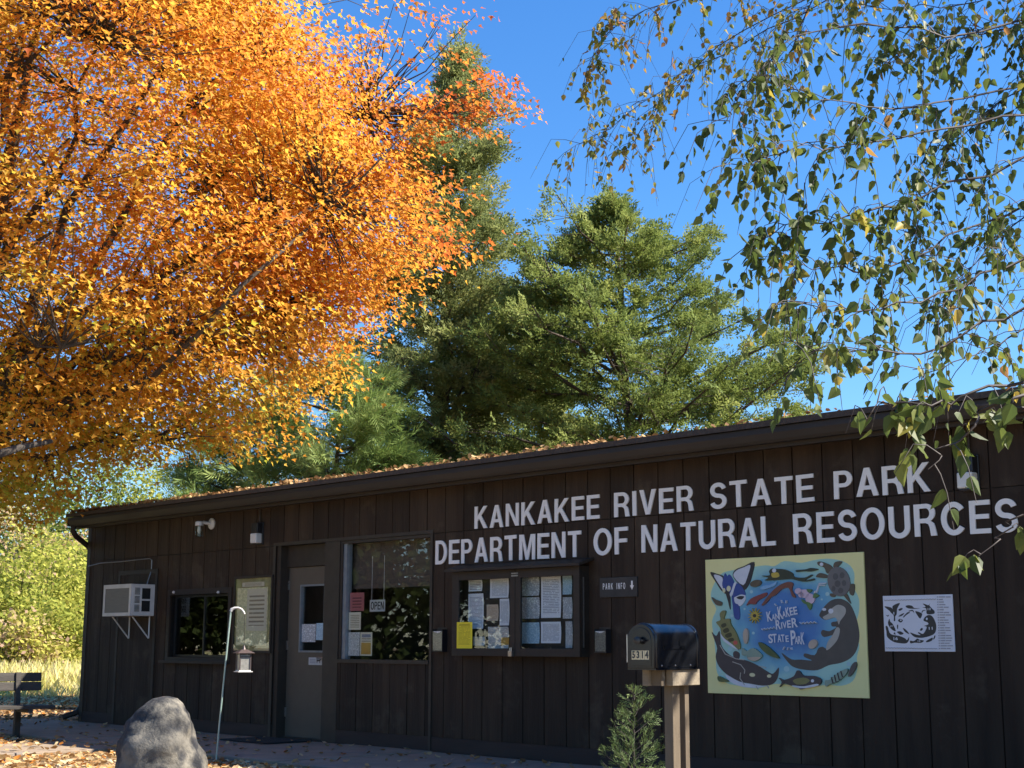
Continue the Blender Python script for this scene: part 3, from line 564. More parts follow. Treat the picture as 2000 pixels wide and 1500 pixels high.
mu.stroke('wave_print', P_['white'], [wave(688, 768, 805, 752, 9), wave(1005, 716, 1142, 708, 9), [(795, 555), (808, 572)], [(850, 525), (858, 550)], [(890, 528), (888, 552)], [(870, 940), (880, 915)], [(905, 942), (910, 920)], [(940, 940), (935, 920)]], 5)
for bdy, p0_, p1_, h_ in (('K', (738, 706), (778, 698), 82), ('A', (778, 694), (806, 690), 48), ('N', (808, 690), (838, 684), 52), ('K', (832, 690), (868, 682), 108), ('A', (866, 672), (894, 668), 52), ('K', (896, 668), (926, 662), 78), ('E', (928, 656), (956, 650), 66), ('E', (960, 650), (990, 644), 66),
                          ('R', (815, 772), (855, 768), 78), ('I', (860, 764), (868, 763), 52), ('V', (872, 764), (905, 760), 56), ('E', (910, 758), (940, 755), 62), ('R', (948, 756), (996, 750), 78),
                          ('S', (758, 886), (792, 884), 76), ('T', (790, 882), (826, 880), 74), ('A', (832, 878), (864, 876), 66), ('T', (862, 876), (892, 874), 62), ('E', (900, 876), (926, 874), 54), ('P', (945, 902), (985, 900), 122), ('A', (978, 892), (1004, 892), 62), ('R', (1004, 892), (1030, 892), 66), ('K', (1030, 896), (1058, 896), 100)):
    mu.text(bdy, p0_, p1_, h_, P_['white'], 0.02)
ky = Panel('animal_key_sign', (1723, 1164), (1864.5, 1273), ((150, 170), (1635, 128), (1715, 1370), (215, 1362)), 'small white sign with black animal outlines and a name list', 'sign', M['key_white'], 0.01)
kk = M['key_black']
ky.shape('silhouette_print', kk, [[(190, 395), (330, 415), (365, 450), (370, 380), (520, 318), (465, 440), (455, 560), (425, 610), (425, 700), (395, 705), (395, 610), (370, 560), (340, 540), (300, 490)], [(220, 820), (265, 830), (300, 940), (360, 1000), (520, 1030), (640, 1080), (680, 1120), (725, 1050), (720, 1130), (660, 1190), (520, 1185), (380, 1150), (260, 1050), (240, 930)],
    [(1028, 690), (1060, 620), (1140, 575), (1220, 610), (1290, 740), (1305, 850), (1280, 960), (1200, 1020), (1060, 1060), (960, 1070), (840, 1050), (745, 955), (880, 1000), (970, 1010), (920, 970), (930, 945), (1020, 985), (1080, 900), (1100, 830), (1040, 815), (1130, 780), (1120, 740), (1060, 715)],
    [(1005, 330), (1080, 350), (1130, 365), (1170, 322), (1150, 370), (1210, 440), (1260, 490), (1250, 550), (1100, 555), (1085, 440), (1000, 415), (1070, 400)], [(270, 750), (300, 660), (320, 720), (370, 770), (440, 915), (380, 910), (310, 840)], [(640, 390), (700, 365), (780, 380), (830, 425), (960, 430), (830, 445), (700, 435)], [(490, 460), (560, 425), (580, 450), (520, 490)],
    [(590, 620), (660, 540), (700, 515), (740, 525), (660, 580), (610, 630)], [(715, 485), (800, 470), (830, 540), (790, 495), (720, 505)], [(850, 495), (950, 520), (1000, 560), (960, 655), (900, 590)], [(985, 520), (1010, 475), (1090, 470), (1020, 495), (1000, 530)], [(490, 610), (560, 555), (620, 540), (560, 600)], [(485, 690), (530, 660), (590, 690), (550, 740), (500, 720)], [(465, 800), (490, 790), (485, 880), (470, 870)],
    [(465, 940), (540, 930), (610, 980), (540, 1005), (490, 970)], [(590, 860), (650, 890), (735, 990), (640, 945)], [(750, 1130), (830, 1140), (900, 1085), (950, 1110), (1045, 1130), (980, 1180), (850, 1175), (760, 1190)], [(1085, 1150), (1150, 1100), (1230, 1065), (1215, 1130), (1120, 1165)], [(1240, 1105), (1270, 1020), (1290, 1030), (1270, 1090)], [(955, 900), (990, 855), (1020, 880), (985, 920)], [(220, 575), (260, 590), (290, 570), (270, 615)], [(395, 985), (415, 950), (440, 1000)]])
ky.shape('number_patch_print', M['key_white'], [circ(1100, 660, 20, 26), circ(545, 690, 16), [(1040, 850), (1085, 840), (1060, 905), (1030, 895)]], False)
ky.text('11', (1150, 895), (1230, 892), 60, M['key_white'], 0.02); ky.text('16', (400, 1120), (490, 1118), 65, M['key_white'], 0.02); ky.text('10', (1120, 475), (1185, 473), 48, M['key_white'], 0.01); ky.text('19', (325, 845), (380, 843), 42, M['key_white'], 0.01); ky.text('1', (393, 570), (410, 569), 55, M['key_white'], 0.02); ky.text('18', (920, 1160), (975, 1158), 38, M['key_white'], 0.01)
ky.stroke('wave_print', M['key_grey'], [wave(190, 262, 1290, 232, 36), wave(235, 1285, 1330, 1300, 36)], 9)
rows = []
for i in range(21):
    y = 187 + i * 55.5; xl = 1318 + i * 2.8; rows.append([(xl, y), (xl + 16, y)]); x = xl + 40; n_ = random.choice((1, 2, 2, 2))
    for w_ in range(n_):
        Lw = random.uniform(70, 130); rows.append([(x, y), (min(x + Lw, 1640 + i * 3), y - 1)]); x += Lw + 22
        if x > 1580: break
ky.stroke('name_list_print', M['key_grey'], rows, 19)

# ---------------------------------------------------------------- papers helper
def sheet_mesh(name, w, h, th=0.0012, curl=0.0):
    b = MB(); n = 4; vs = []
    for j in range(n + 1):
        for i in range(n + 1):
            x, z = i / n, j / n; vs.append((x * w, -th - curl * ((2 * z - 1) ** 2) * (0.4 + x), z * h))
    fs = [(j * (n + 1) + i, j * (n + 1) + i + 1, (j + 1) * (n + 1) + i + 1, (j + 1) * (n + 1) + i) for j in range(n) for i in range(n)]
    me = bpy.data.meshes.new(name); me.from_pydata(vs, [], fs); uvl = me.uv_layers.new(name='UVMap')
    for lp in me.loops: v = me.vertices[lp.vertex_index].co; uvl.data[lp.index].uv = (v.x / w, v.z / h)
    return me
def wall_paper(name, px, m, off, label, cat='notice', group=None, curl=0.0, rot=0.0):
    (u0, z1), (u1, z0) = PW(px[0], px[1], off), PW(px[2], px[3], off)
    o = link(name, sheet_mesh(name, u1 - u0, z1 - z0, 0.0012, curl), m); o.matrix_world = wall_at(u0, z0, off) @ Matrix.Rotation(rot, 4, 'Y'); return tag(o, label, cat, group)

# ---------------------------------------------------------------- notice board cabinet
DB = 0.15
(bu0, bz1), (bu1, bz0) = PW(883.5, 1117, DB), PW(1132, 1283.5, DB)
nb = empty('notice_board', wall_at(bu0, bz0, 0.014), 'wide brown glazed notice cabinet hung under the white letters', 'notice board'); Wb, Hb = bu1 - bu0, bz1 - bz0; dd = DB - 0.014
cs = MB().box(0, 0.03, -dd + 0.03, 0, 0, Hb).box(Wb - 0.03, Wb, -dd + 0.03, 0, 0, Hb).box(0.03, Wb - 0.03, -dd + 0.03, 0, 0, 0.03).box(0.03, Wb - 0.03, -dd + 0.03, 0, Hb - 0.03, Hb).box(0.03, Wb - 0.03, -0.012, 0, 0.03, Hb - 0.03)
cs.build('case', M['trim'], nb)
b = MB(); b.add([(-0.05, -dd - 0.07, Hb - 0.005), (Wb + 0.07, -dd - 0.07, Hb - 0.005), (Wb + 0.07, 0, Hb + 0.055), (-0.05, 0, Hb + 0.055), (-0.05, -dd - 0.07, Hb + 0.02), (Wb + 0.07, -dd - 0.07, Hb + 0.02), (Wb + 0.07, 0, Hb + 0.08), (-0.05, 0, Hb + 0.08)], [(3, 2, 1, 0), (4, 5, 6, 7), (0, 1, 5, 4), (1, 2, 6, 5), (2, 3, 7, 6), (3, 0, 4, 7)])
b.build('canopy', M['trim'], nb)
lp0, lp1 = PW(895, 1200, DB)[0] - bu0, PW(995.5, 1200, DB)[0] - bu0; rp0, rp1 = PW(1016, 1200, DB)[0] - bu0, PW(1119.5, 1200, DB)[0] - bu0; gz0, gz1 = PW(1000, 1266.5, DB)[1] - bz0, PW(1000, 1129, DB)[1] - bz0; ms = (lp1 + rp0) / 2
for (a, c, ga, gc) in ((0.0, ms - 0.003, lp0, lp1), (ms + 0.003, Wb, rp0, rp1)):
    y0, y1 = -dd, -dd + 0.028
    dr = MB().box(a, ga, y0, y1, 0, Hb - 0.004).box(gc, c, y0, y1, 0, Hb - 0.004).box(ga, gc, y0, y1, 0, gz0).box(ga, gc, y0, y1, gz1, Hb - 0.004).build('cabinet_door', M['trim'], nb, bevel=0.003)
    boxobj('pane', M['glass'], dr, ga - 0.005, gc + 0.005, y0 + 0.012, y0 + 0.016, gz0 - 0.005, gz1 + 0.005)
b = MB().box(ms - 0.05, ms + 0.045, -dd - 0.006, -dd, gz1 + 0.015, gz1 + 0.03).box(ms - 0.05, ms + 0.045, -dd - 0.006, -dd, gz1 + 0.04, gz1 + 0.052); b.build('hinge_plate', M['steel'], nb)
b = MB().tube([(ms - 0.05, -dd - 0.02, 0.055), (ms - 0.05, -dd - 0.02, 0.085), (ms - 0.03, -dd - 0.02, 0.085), (ms - 0.03, -dd - 0.02, 0.055)], 0.006, 6).box(ms - 0.066, ms - 0.014, -dd - 0.034, -dd - 0.004, 0.0, 0.055); b.build('padlock', M['steel'], nb)
boxobj('side_hinge', M['steel'], nb, Wb + 0.0005, Wb + 0.006, -dd + 0.05, -dd + 0.062, 0.09, Hb - 0.11)
PB = 0.03
K3 = 320 / 2000
def z3(x, y): return (860 + x * K3, 1080 + y * K3)
def board_sheet(x0_, y0_, x1_, y1_, mt, label, name='notice_sheet', curl=0.006):
    a, c = z3(x0_, y0_), z3(x1_, y1_); return wall_paper(name, (a[0], a[1], c[0], c[1]), M[mt], PB, label, 'notice', 'papers in the notice cabinet', curl)
S3 = 0
for (x0_, y0_, x1_, y1_, mt, label) in (
    (348, 335, 515, 465, 'paper_b', 'small white bold-lined note at the top left inside the cabinet'), (345, 500, 530, 925, 'paper_w', 'tall narrow typed sheet at the left inside the cabinet'), (610, 310, 838, 545, 'paper_w', 'white sheet at the top beside the cabinet centre bar'),
    (568, 632, 712, 828, 'paper_tan', 'small tan notice in the middle of the left cabinet door'), (728, 560, 845, 884, 'paper_w', 'narrow typed sheet beside the centre bar under the top sheet'), (402, 1022, 545, 1130, 'paper_b', 'small white card at the lower edge beside the yellow notice'),
    (585, 902, 838, 1165, 'paper_news', 'news page with dark pictures at the bottom of the left door'), (976, 292, 1212, 520, 'paper_map', 'topmost line-drawn map sheet behind the right cabinet door'), (978, 545, 1215, 800, 'paper_map', 'middle line-drawn map sheet behind the right cabinet door'),
    (985, 850, 1215, 1105, 'paper_blue', 'pale blue map sheet at the lower left of the right door'), (1232, 278, 1478, 790, 'paper_w', 'tallest typed poster in the centre of the right cabinet door'), (1230, 842, 1478, 1102, 'paper_w', 'square typed sheet below the tallest poster'),
    (1495, 265, 1610, 505, 'paper_blue', 'narrow pale blue sheet at the top right cabinet edge'), (1497, 542, 1615, 800, 'paper_map', 'narrow grey sheet at the middle right cabinet edge'), (1530, 835, 1618, 1160, 'paper_map', 'narrow grey sheet at the bottom right cabinet edge')):
    # sheets hang on the back panel, seen through the glass: shift to that plane
    board_sheet(x0_, y0_, x1_, y1_, mt, label)
wall_paper('news_clipping', (*z3(742, 1030), *z3(838, 1160)), M['orange_print'], PB + 0.004, 'small orange and blue clipping overlapping the news page', 'notice', 'papers in the notice cabinet')
yn = wall_paper('yellow_notice', (*z3(203, 845), *z3(390, 1165)), M['paper_y'], DB + 0.003, 'bright yellow notice taped outside the cabinet lower left corner', 'notice')

# ---------------------------------------------------------------- brochure boxes, info sign, lamps
def brochure(px, label):
    (u0, z1), (u1, z0) = PW(px[0], px[1], 0.09), PW(px[2], px[3], 0.09); w = u1 - u0; h = z1 - z0
    e = empty('brochure_box', wall_at(u0, z0, 0.014), label, 'brochure box', 'brochure boxes beside the notice cabinet')
    b = MB().box(0.0, w, -0.068, 0, -0.012, 0.0).box(-0.004, 0, -0.07, 0, -0.012, h + 0.01).box(w, w + 0.005, -0.07, 0, -0.012, h + 0.01).box(0, w, -0.004, 0, 0, h + 0.03); b.build('holder', M['dark'], e)
    b = MB().prism([[(0, 0), (w, 0), (w, h * 0.97), (w * 0.78, h * 0.9), (w * 0.5, h * 0.86), (w * 0.22, h * 0.9), (0, h * 0.97)]], -0.0715, -0.0685); b.build('front_lip', M['jarglass'], e)
    link('leaflet', sheet_mesh('leaflet', w * 0.96, h * 0.95), M['paper_news'], e, Matrix.Translation((w * 0.02, -0.064, 0.002)))
brochure((844, 1231, 862, 1271), 'black leaflet box on the strip beside the shop window'); brochure((1160, 1231, 1182, 1273), 'black leaflet box right of the notice cabinet')
(u0, z1), (u1, z0) = PW(1171.5, 1129, 0.03), PW(1244.5, 1165, 0.03)
e = empty('info_sign', wall_at(u0, z0, 0.014), 'small dark board reading PARK INFO with a down arrow', 'sign'); w, h = u1 - u0, z1 - z0
boxobj('board', M['signwood'], e, 0, w, -0.018, 0, 0, h, 0.002)
x = 0.09 * w
for wd_ in ('PARK', 'INFO'):
    for c in wd_:
        o = link('letter', glyph(c), None, e); o.matrix_local = Matrix.Translation((x, -0.0185, h * 0.40)) @ Matrix.Diagonal((0.032, 0.002, 0.058, 1)); x += 0.032 * (GLY[c][0] + 0.42)
    x += 0.035
MB().prism([[(0.3, 1), (0.3, .5), (0, .5), (.5, 0), (1, .5), (.7, .5), (.7, 1)]], -1, 0).build('arrow', M['white'], e, Matrix.Translation((w * 0.82, -0.0185, h * 0.34)) @ Matrix.Diagonal((0.05, 0.002, 0.085, 1)))
def box_lamp(px, label, conduit_top):
    q = PW(*px); e = empty('wall_lamp', wall_at(q[0], q[1], 0.014), label, 'lamp', 'box lamps on the front wall')
    MB().box(-0.075, 0.075, -0.02, 0, -0.13, 0.15).box(-0.068, 0.068, -0.10, -0.02, 0.012, 0.14).box(-0.05, 0.055, -0.112, -0.1, -0.132, -0.118).build('housing', M['dark'], e, bevel=0.006)
    boxobj('glass_shade', M['lampglass'], e, -0.066, 0.066, -0.115, -0.021, -0.115, 0.01, 0.012)
    MB().tube([(0.0, -0.015, 0.15), (0.0, -0.015, conduit_top - q[1])], 0.011, 6).build('conduit', M['trim'], e)
box_lamp((511, 1044), 'black wall lamp with pale glass left of the door', ZE + 0.02); box_lamp((1899, 927), 'black wall lamp with pale glass above the word RESOURCES', ZE + 0.02)
q = PW(413, 1028); e = empty('jar_lamp', wall_at(q[0], q[1], 0.014), 'small white wall lamp with clear glass jar above the service window', 'lamp')
RX = Matrix.Rotation(rad(90), 4, 'X')
MB().lathe([(0.075, 0), (0.075, 0.018), (0.05, 0.035)], 18, (0.04, 0, 0), Matrix.Translation((0, 0, 0.03)) @ RX).tube([(0.04, -0.03, 0.03), (-0.0, -0.12, 0.045)], 0.022, 8).lathe([(0.055, 0.0), (0.055, 0.05), (0.03, 0.06)], 16, (-0.03, -0.15, 0.0)).build('base', M['whitemetal'], e, smooth=True)
MB().lathe([(0.035, -0.15), (0.05, -0.14), (0.052, 0.0)], 16, (-0.03, -0.15, 0.0)).build('glass_jar', M['jarglass'], e, smooth=True)
MB().lathe([(0.012, -0.10), (0.028, -0.07), (0.02, -0.01)], 12, (-0.03, -0.15, 0.0)).build('bulb', M['lampglass'], e, smooth=True)

# ---------------------------------------------------------------- air conditioner
DA = 0.40
(a0, az1), (a1, az0) = PW(203, 1143, DA), PW(253.5, 1202.5, DA); w, h = a1 - a0, az1 - az0
e = empty('air_conditioner', wall_at(a0, az0, 0.031), 'white boxy air conditioner sticking out of the wall on brackets', 'air conditioner'); d = DA - 0.031
MB().box(0, w, -d + 0.012, 0, 0, h).build('cabinet', M['whitemetal'], e, bevel=0.008)
g = MB().box(0, 0.05, -d, -d + 0.011, 0, h).box(w - 0.05, w, -d, -d + 0.011, 0, h).box(0.05, w - 0.05, -d, -d + 0.011, 0, 0.045).box(0.05, w - 0.05, -d, -d + 0.011, h - 0.055, h).build('grille_frame', M['whitemetal'], e)
boxobj('coil', M['coil'], e, 0.05, w - 0.05, -d + 0.004, -d + 0.0118, 0.045, h - 0.055)
for j in range(3):
    b = MB()
    for i in range(6): b.box(w + 0.0005, w + 0.004, -d + 0.06, -d + 0.135, 0.06 + j * 0.115 + i * 0.016, 0.068 + j * 0.115 + i * 0.016)
    b.build('louvre', M['void'], e)
for j in range(2): boxobj('vent', M['void'], e, w + 0.0005, w + 0.004, -0.20, -0.075, 0.06 + j * 0.17, 0.205 + j * 0.17)
for x in (0.12, w - 0.1):
    b = MB().tube([(x, -0.012, -0.30), (x, -0.012, 0.0)], 0.011, 4).tube([(x, -d + 0.09, -0.004), (x, -0.015, -0.30)], 0.011, 4); b.build('bracket', M['whitemetal'], e)
pts = [PW(176, 1106), PW(200, 1100), PW(240, 1097), PW(275, 1093), PW(296, 1091), PW(300, 1094), PW(299, 1115), PW(297, 1141)]
b = MB().tube([(p[0] - a0, 0.004, p[1] - az0) for p in pts[:-1]] + [(pts[-1][0] - a0, -0.05, h + 0.0)], 0.0075, 5); b.build('cable', M['alu'], e)

# ---------------------------------------------------------------- trail poster, door and window notices
(u0, z1), (u1, z0) = PW(459, 1131, 0.05), PW(524, 1271, 0.05); w, h = u1 - u0, z1 - z0
e = empty('poster_case', wall_at(u0, z0, 0.014), 'framed yellowish trail poster behind plastic left of the door', 'poster')
MB().box(0, w, -0.012, 0, 0, h).build('backing', M['poster_back'], e)
MB().box(-0.03, 0, -0.03, 0, -0.03, h + 0.03).box(w, w + 0.03, -0.03, 0, -0.03, h + 0.03).box(0, w, -0.03, 0, -0.03, 0).box(0, w, -0.03, 0, h, h + 0.03).build('frame', M['trim'], e)
link('poster_sheet', sheet_mesh('poster_sheet', w * 0.86, h * 0.80, 0.001, 0.004), M['poster'], e, Matrix.Translation((w * 0.05, -0.014, h * 0.07)))
link('text_sheet', sheet_mesh('text_sheet', w * 0.55, h * 0.58, 0.001, 0.002), M['paper_cream'], e, Matrix.Translation((w * 0.34, -0.0195, h * 0.27)))
link('heading', sheet_mesh('heading', w * 0.62, h * 0.06), M['paper_cream'], e, Matrix.Translation((w * 0.18, -0.016, h * 0.885)))
boxobj('clear_cover', M['glass'], e, 0.001, w - 0.001, -0.028, -0.025, 0.001, h - 0.001)
OP = -0.16
wall_paper('drawing_sheet', (589, 1219, 616, 1254), M['paper_map'], OD - 0.03 + 0.012, 'square line drawing taped inside the door pane', 'notice')
wall_paper('small_sheet', (618, 1217, 634, 1250), M['paper_blue'], OD - 0.03 + 0.012, 'small pale sheet inside the door pane, right of the drawing', 'notice')
(u0, z1), (u1, z0) = PW(603.5, 1284, OD), PW(629, 1299, OD); e = empty('door_plate', wall_at(u0, z0, OD), 'small white plate with a dog picture on the door', 'sign'); w, h = u1 - u0, z1 - z0
boxobj('plate', M['dull_white'], e, 0, w, -0.004, 0, 0, h)
MB().prism([[(.62, .25), (.66, .25), (.67, .5), (.82, .5), (.83, .25), (.87, .25), (.88, .62), (.96, .68), (.94, .78), (.86, .85), (.82, .7), (.66, .68), (.60, .8)]], -1, 0).build('dog_print', M['key_black'], e, Matrix.Translation((0, -0.0042, 0)) @ Matrix.Diagonal((w, 0.0008, h, 1)))
b = MB()
for j in range(3): b.box(w * 0.1, w * 0.52, -0.005, -0.0041, h * (0.25 + j * 0.22), h * (0.35 + j * 0.22))
b.build('text_print', M['key_grey'], e)
OI = OG - 0.008
for nm, px, mt, lb in (('red_notice', (684, 1158, 711, 1193), 'paper_red', 'dull red notice inside the shop window'), ('cream_notice', (682, 1196, 704.5, 1230), 'paper_cream', 'cream lined notice under the red one in the shop window'), ('picture_flyer', (681, 1235, 702, 1281), 'paper_news', 'picture flyer in the lower left corner of the shop window')):
    wall_paper(nm, px, M[mt], OI, lb)
q0, q1 = PW(704, 1235, OI), PW(726.5, 1281, OI); e = empty('camping_flyer', wall_at(q0[0], q1[1], OI), 'white flyer with an orange picture in the shop window', 'notice')
link('flyer_sheet', sheet_mesh('flyer_sheet', q1[0] - q0[0], q0[1] - q1[1]), M['paper_cream'], e); w, h = q1[0] - q0[0], q0[1] - q1[1]
boxobj('picture', M['orange_print'], e, w * 0.1, w * 0.9, -0.003, -0.0018, h * 0.06, h * 0.56); boxobj('heading', M['key_grey'], e, w * 0.14, w * 0.86, -0.003, -0.0018, h * 0.78, h * 0.92)
q0, q1 = PW(723, 1172, OI - 0.02), PW(752, 1194, OI - 0.02); e = empty('open_sign', wall_at(q0[0], q1[1], OI - 0.02), 'white OPEN sign hanging inside the shop window', 'sign'); w, h = q1[0] - q0[0], q0[1] - q1[1]
MB().box(0, w, -0.004, 0, 0, h).box(w * 0.1, w * 0.12, -0.002, 0, h, h + 0.5).box(w * 0.9, w * 0.92, -0.002, 0, h, h + 0.5).build('board', M['dull_white'], e)
x = w * 0.07; k = w * 0.86 / (sum(GLY[c][0] for c in 'OPEN') + 0.12 * 3)
for c in 'OPEN':
    me = glyph(c).copy(); me.materials.clear(); me.materials.append(M['key_black']); o = link('letter', me, None, e); o.matrix_local = Matrix.Translation((x, -0.0042, h * 0.16)) @ Matrix.Diagonal((k, 0.002, h * 0.68, 1)); x += k * (GLY[c][0] + 0.12)
a, c_ = PG(508, 1449), PG(608, 1457)
dm = MB().box(-0.5, 0.45, -0.32, 0.32, 0.004, 0.018).build('door_mat', M['mat'], None, WP(-14.62, 0.42).to_track_quat('Z', 'Y').to_matrix().to_4x4() if False else Matrix.Translation(WP(-14.62, 0.42)) @ Matrix.Rotation(-PHI, 4, 'Z')); tag(dm, 'black rubber mat on the walk before the door', 'door mat')

# ---------------------------------------------------------------- unseen pale drive, added to bounce warm sunlight onto the office wall
a = [WP(-30, 7.2), WP(12, 7.2), WP(12, 16.5), WP(-30, 16.5)]
M['bounce_gravel'] = surf('pale_bounce_gravel', (0.42, 0.36, 0.28), (0.32, 0.27, 0.21), 0.95, 20, bump=0.4)
sheet('bounce_drive', [(p.x, p.y) for p in a], -0.045, M['bounce_gravel'])

# ---------------------------------------------------------------- boulder
bc = PG(322, 1258 + 1.12 * F_PX / 11.0, 0.0); bc = PD(322, 1400, 11.0); bc.z = -0.07
prof = [(-0.02, 0.30, 0.37), (0.06, 0.325, 0.375), (0.18, 0.338, 0.345), (0.30, 0.34, 0.31), (0.42, 0.328, 0.265), (0.52, 0.30, 0.215), (0.62, 0.265, 0.18), (0.70, 0.215, 0.15), (0.755, 0.155, 0.125), (0.79, 0.10, 0.09), (0.805, 0.03, 0.03)]
b = MB(); n = 44; vs = []; fs = []; R_ = []
for i in range(len(prof) - 1):
    for k in range(4): f = k / 4; R_.append(tuple(prof[i][j] * (1 - f) + prof[i + 1][j] * f for j in range(3)))
R_.append(prof[-1])
for (z, l, r) in R_:
    for k in range(n):
        a = 2 * math.pi * k / n; c = math.cos(a); wx = r if c > 0 else l; wd2 = (l + r) * 0.5 * 0.92
        p = Vector((c * wx, math.sin(a) * wd2, z)); q = p * 3.2
        d = mnoise.fractal(q + Vector((3, 1, 7)), 0.9, 2.0, 4) * 0.034 + (abs(mnoise.noise(q * 1.7)) - 0.2) * 0.035 + mnoise.fractal(q * 4.5, 0.8, 2.0, 3) * 0.010
        p += Vector((c, math.sin(a), 0.25)) * d * min(1, 6 * (0.84 - z)); vs.append(p)
for i in range(len(R_) - 1):
    for k in range(n): k2 = (k + 1) % n; fs.append((i * n + k, i * n + k2, (i + 1) * n + k2, (i + 1) * n + k))
fs.append(tuple((len(R_) - 1) * n + k for k in range(n))); b.add(vs, fs)
o = b.build('boulder', M['stone'], None, Matrix.Translation(bc), smooth=True); tag(o, 'grey weathered egg-shaped boulder standing among fallen leaves', 'boulder')

# ---------------------------------------------------------------- shepherd's crook with hanging feeder
pb = PG(421, 1487, -0.04); dp = pb.y; ptop = PD(451, 1193, dp); v = ptop - pb
e = empty('crook_pole', pb, 'thin leaning metal crook pole behind the boulder', 'pole')
MB().tube([(0, 0, -0.1), v * 0.25, v * 0.5, v * 0.75, v], 0.0085, 8).build('rod', M['polemetal'], e, smooth=True)
hk = [PD(x, y, dp) - pb for x, y in ((451, 1194), (452.5, 1190.5), (458, 1187.5), (465, 1187), (471.5, 1189.5), (475.5, 1194), (478, 1199.5))]
MB().tube(hk, [0.016, 0.017, 0.013, 0.011, 0.010, 0.009, 0.008], 8).build('crook', M['whitemetal'], e, smooth=True)
f0 = PD(475, 1311, dp); top = PD(477.5, 1198, dp); s_ = dp / F_PX; hf = 46 * s_
e = empty('bird_feeder', f0, 'lantern-shaped bird feeder hanging from the crook pole', 'bird feeder'); hw = 11.5 * s_
RZ = Matrix.Rotation(rad(28), 4, 'Z')
b = MB().box(-hw, hw, -hw, hw, 0, 0.012, RZ); b.box(-hw * 1.25, hw * 1.25, -hw * 1.25, hw * 1.25, -0.008, 0.0, RZ); b.build('tray', M['whitemetal'], e)
b = MB(); zt_ = 32 * s_
for sx in (-1, 1):
    for sy in (-1, 1): b.box(sx * hw * .9 - .006, sx * hw * .9 + .006, sy * hw * .9 - .006, sy * hw * .9 + .006, 0.012, zt_, RZ)
b.box(-hw, hw, -hw, hw, zt_, zt_ + 0.01, RZ).box(-hw * .96, hw * .96, -hw * .96, -hw * .9, zt_ - .03, zt_ - .02, RZ); b.build('cage', M['feeder'], e)
b = MB()
for q in ((-1, 0), (1, 0), (0, -1), (0, 1)): b.box(q[0] * hw * .84 - (.002 if q[0] else hw * .8), q[0] * hw * .84 + (.002 if q[0] else hw * .8), q[1] * hw * .84 - (.002 if q[1] else hw * .8), q[1] * hw * .84 + (.002 if q[1] else hw * .8), 0.014, zt_ - 0.004, RZ)
b.build('seed_window', M['feeder_glass'], e)
b = MB(); r0, r1, z0, z1 = hw * 1.5, hw * 0.5, zt_ + 0.011, zt_ + 9 * s_
b.add([RZ @ Vector((x * r, y * r, z)) for r, z in ((r0, z0), (r1, z1)) for x, y in ((-1, -1), (1, -1), (1, 1), (-1, 1))], [(0, 1, 5, 4), (1, 2, 6, 5), (2, 3, 7, 6), (3, 0, 4, 7), (4, 5, 6, 7), (3, 2, 1, 0)])
b.lathe([(hw * .35, z1), (hw * .22, z1 + 0.02), (0.006, z1 + 0.04)], 10); b.build('roof', M['feeder'], e)
MB().tube([(0, 0, z1 + 0.03), (top - f0) * 0.97 + Vector((0, 0, 0))], 0.0022, 4).build('hanger_wire', M['dark'], e)

# ---------------------------------------------------------------- park bench
bp = PG(31, 1441, -0.04); axd = Vector((-0.80, -0.60, 0)); RB = Matrix.Translation(bp) @ Matrix.Rotation(math.atan2(-axd.y, -axd.x), 4, 'Z')
e = empty('park_bench', RB, 'dark plank park bench with backrest by the leaf-covered walk', 'bench')     # local x runs to the visible end, -y is the sitting side
for yy in (-0.42, -0.27, -0.12): boxobj('seat_plank', M['bench'], e, -1.45, 0.30, yy - 0.065, yy + 0.065, 0.365, 0.405, 0.004)
for zz in (0.575, 0.69): MB().box(-1.45, 0.30, -0.02, 0.02, zz, zz + 0.108, Matrix.Rotation(rad(-6), 4, 'X')).build('back_plank', M['bench'], e, bevel=0.004)
for xx in (0.0, -1.15):
    b = MB().box(xx - 0.035, xx + 0.035, -0.035, 0.035, -0.1, 0.36).box(xx - 0.03, xx + 0.03, -0.48, 0.05, 0.32, 0.364).box(xx - 0.03, xx + 0.03, -0.045, -0.005 + 0.03, 0.36, 0.80, Matrix.Rotation(rad(-6), 4, 'X')).box(xx - 0.08, xx + 0.08, -0.10, 0.10, 0.0, 0.02); b.build('support', M['bench'], e)

# ---------------------------------------------------------------- mailbox on its post
MD = 8.0; mc = PD(1314, 1400, MD); mc.z = -0.06
fw_ = Vector((-0.60, -0.80, 0)).normalized(); RM = Matrix.Translation(mc) @ Matrix.Rotation(math.atan2(fw_.x, -fw_.y), 4, 'Z')     # local -y = front of the box
e = empty('mailbox', RM, 'black arched mailbox numbered 5314 on a weathered wooden post', 'mailbox')
zb = PD(1290, 1304, MD).z + 0.06; zt2 = PD(1290, 1219, MD).z + 0.06; Hm = zt2 - zb; Lm = 0.45; wm = 0.081; yf = -0.30; yb = yf + Lm
def archprof(w_, h_, n_=14): r_ = w_; return [(-w_, 0)] + [(-w_ * math.cos(math.pi * i / n_), h_ - r_ + r_ * math.sin(math.pi * i / n_)) for i in range(n_ + 1)] + [(w_, 0)]
def archbox(name, m_, w_, h_, y0, y1, par, z0=zb, bev=0.003):
    b = MB(); pr = archprof(w_, h_); n_ = len(pr)
    b.add([(x, y0, z0 + z) for x, z in pr] + [(x, y1, z0 + z) for x, z in pr], [tuple(range(n_)), tuple(range(n_, 2 * n_))[::-1]] + [(i, n_ + i, n_ + (i + 1) % n_, (i + 1) % n_) for i in range(n_)])
    return b.build(name, m_, par, smooth=True, bevel=bev)
bd = archbox('box_body', M['boxmetal'], wm, Hm, yf, yb, e)
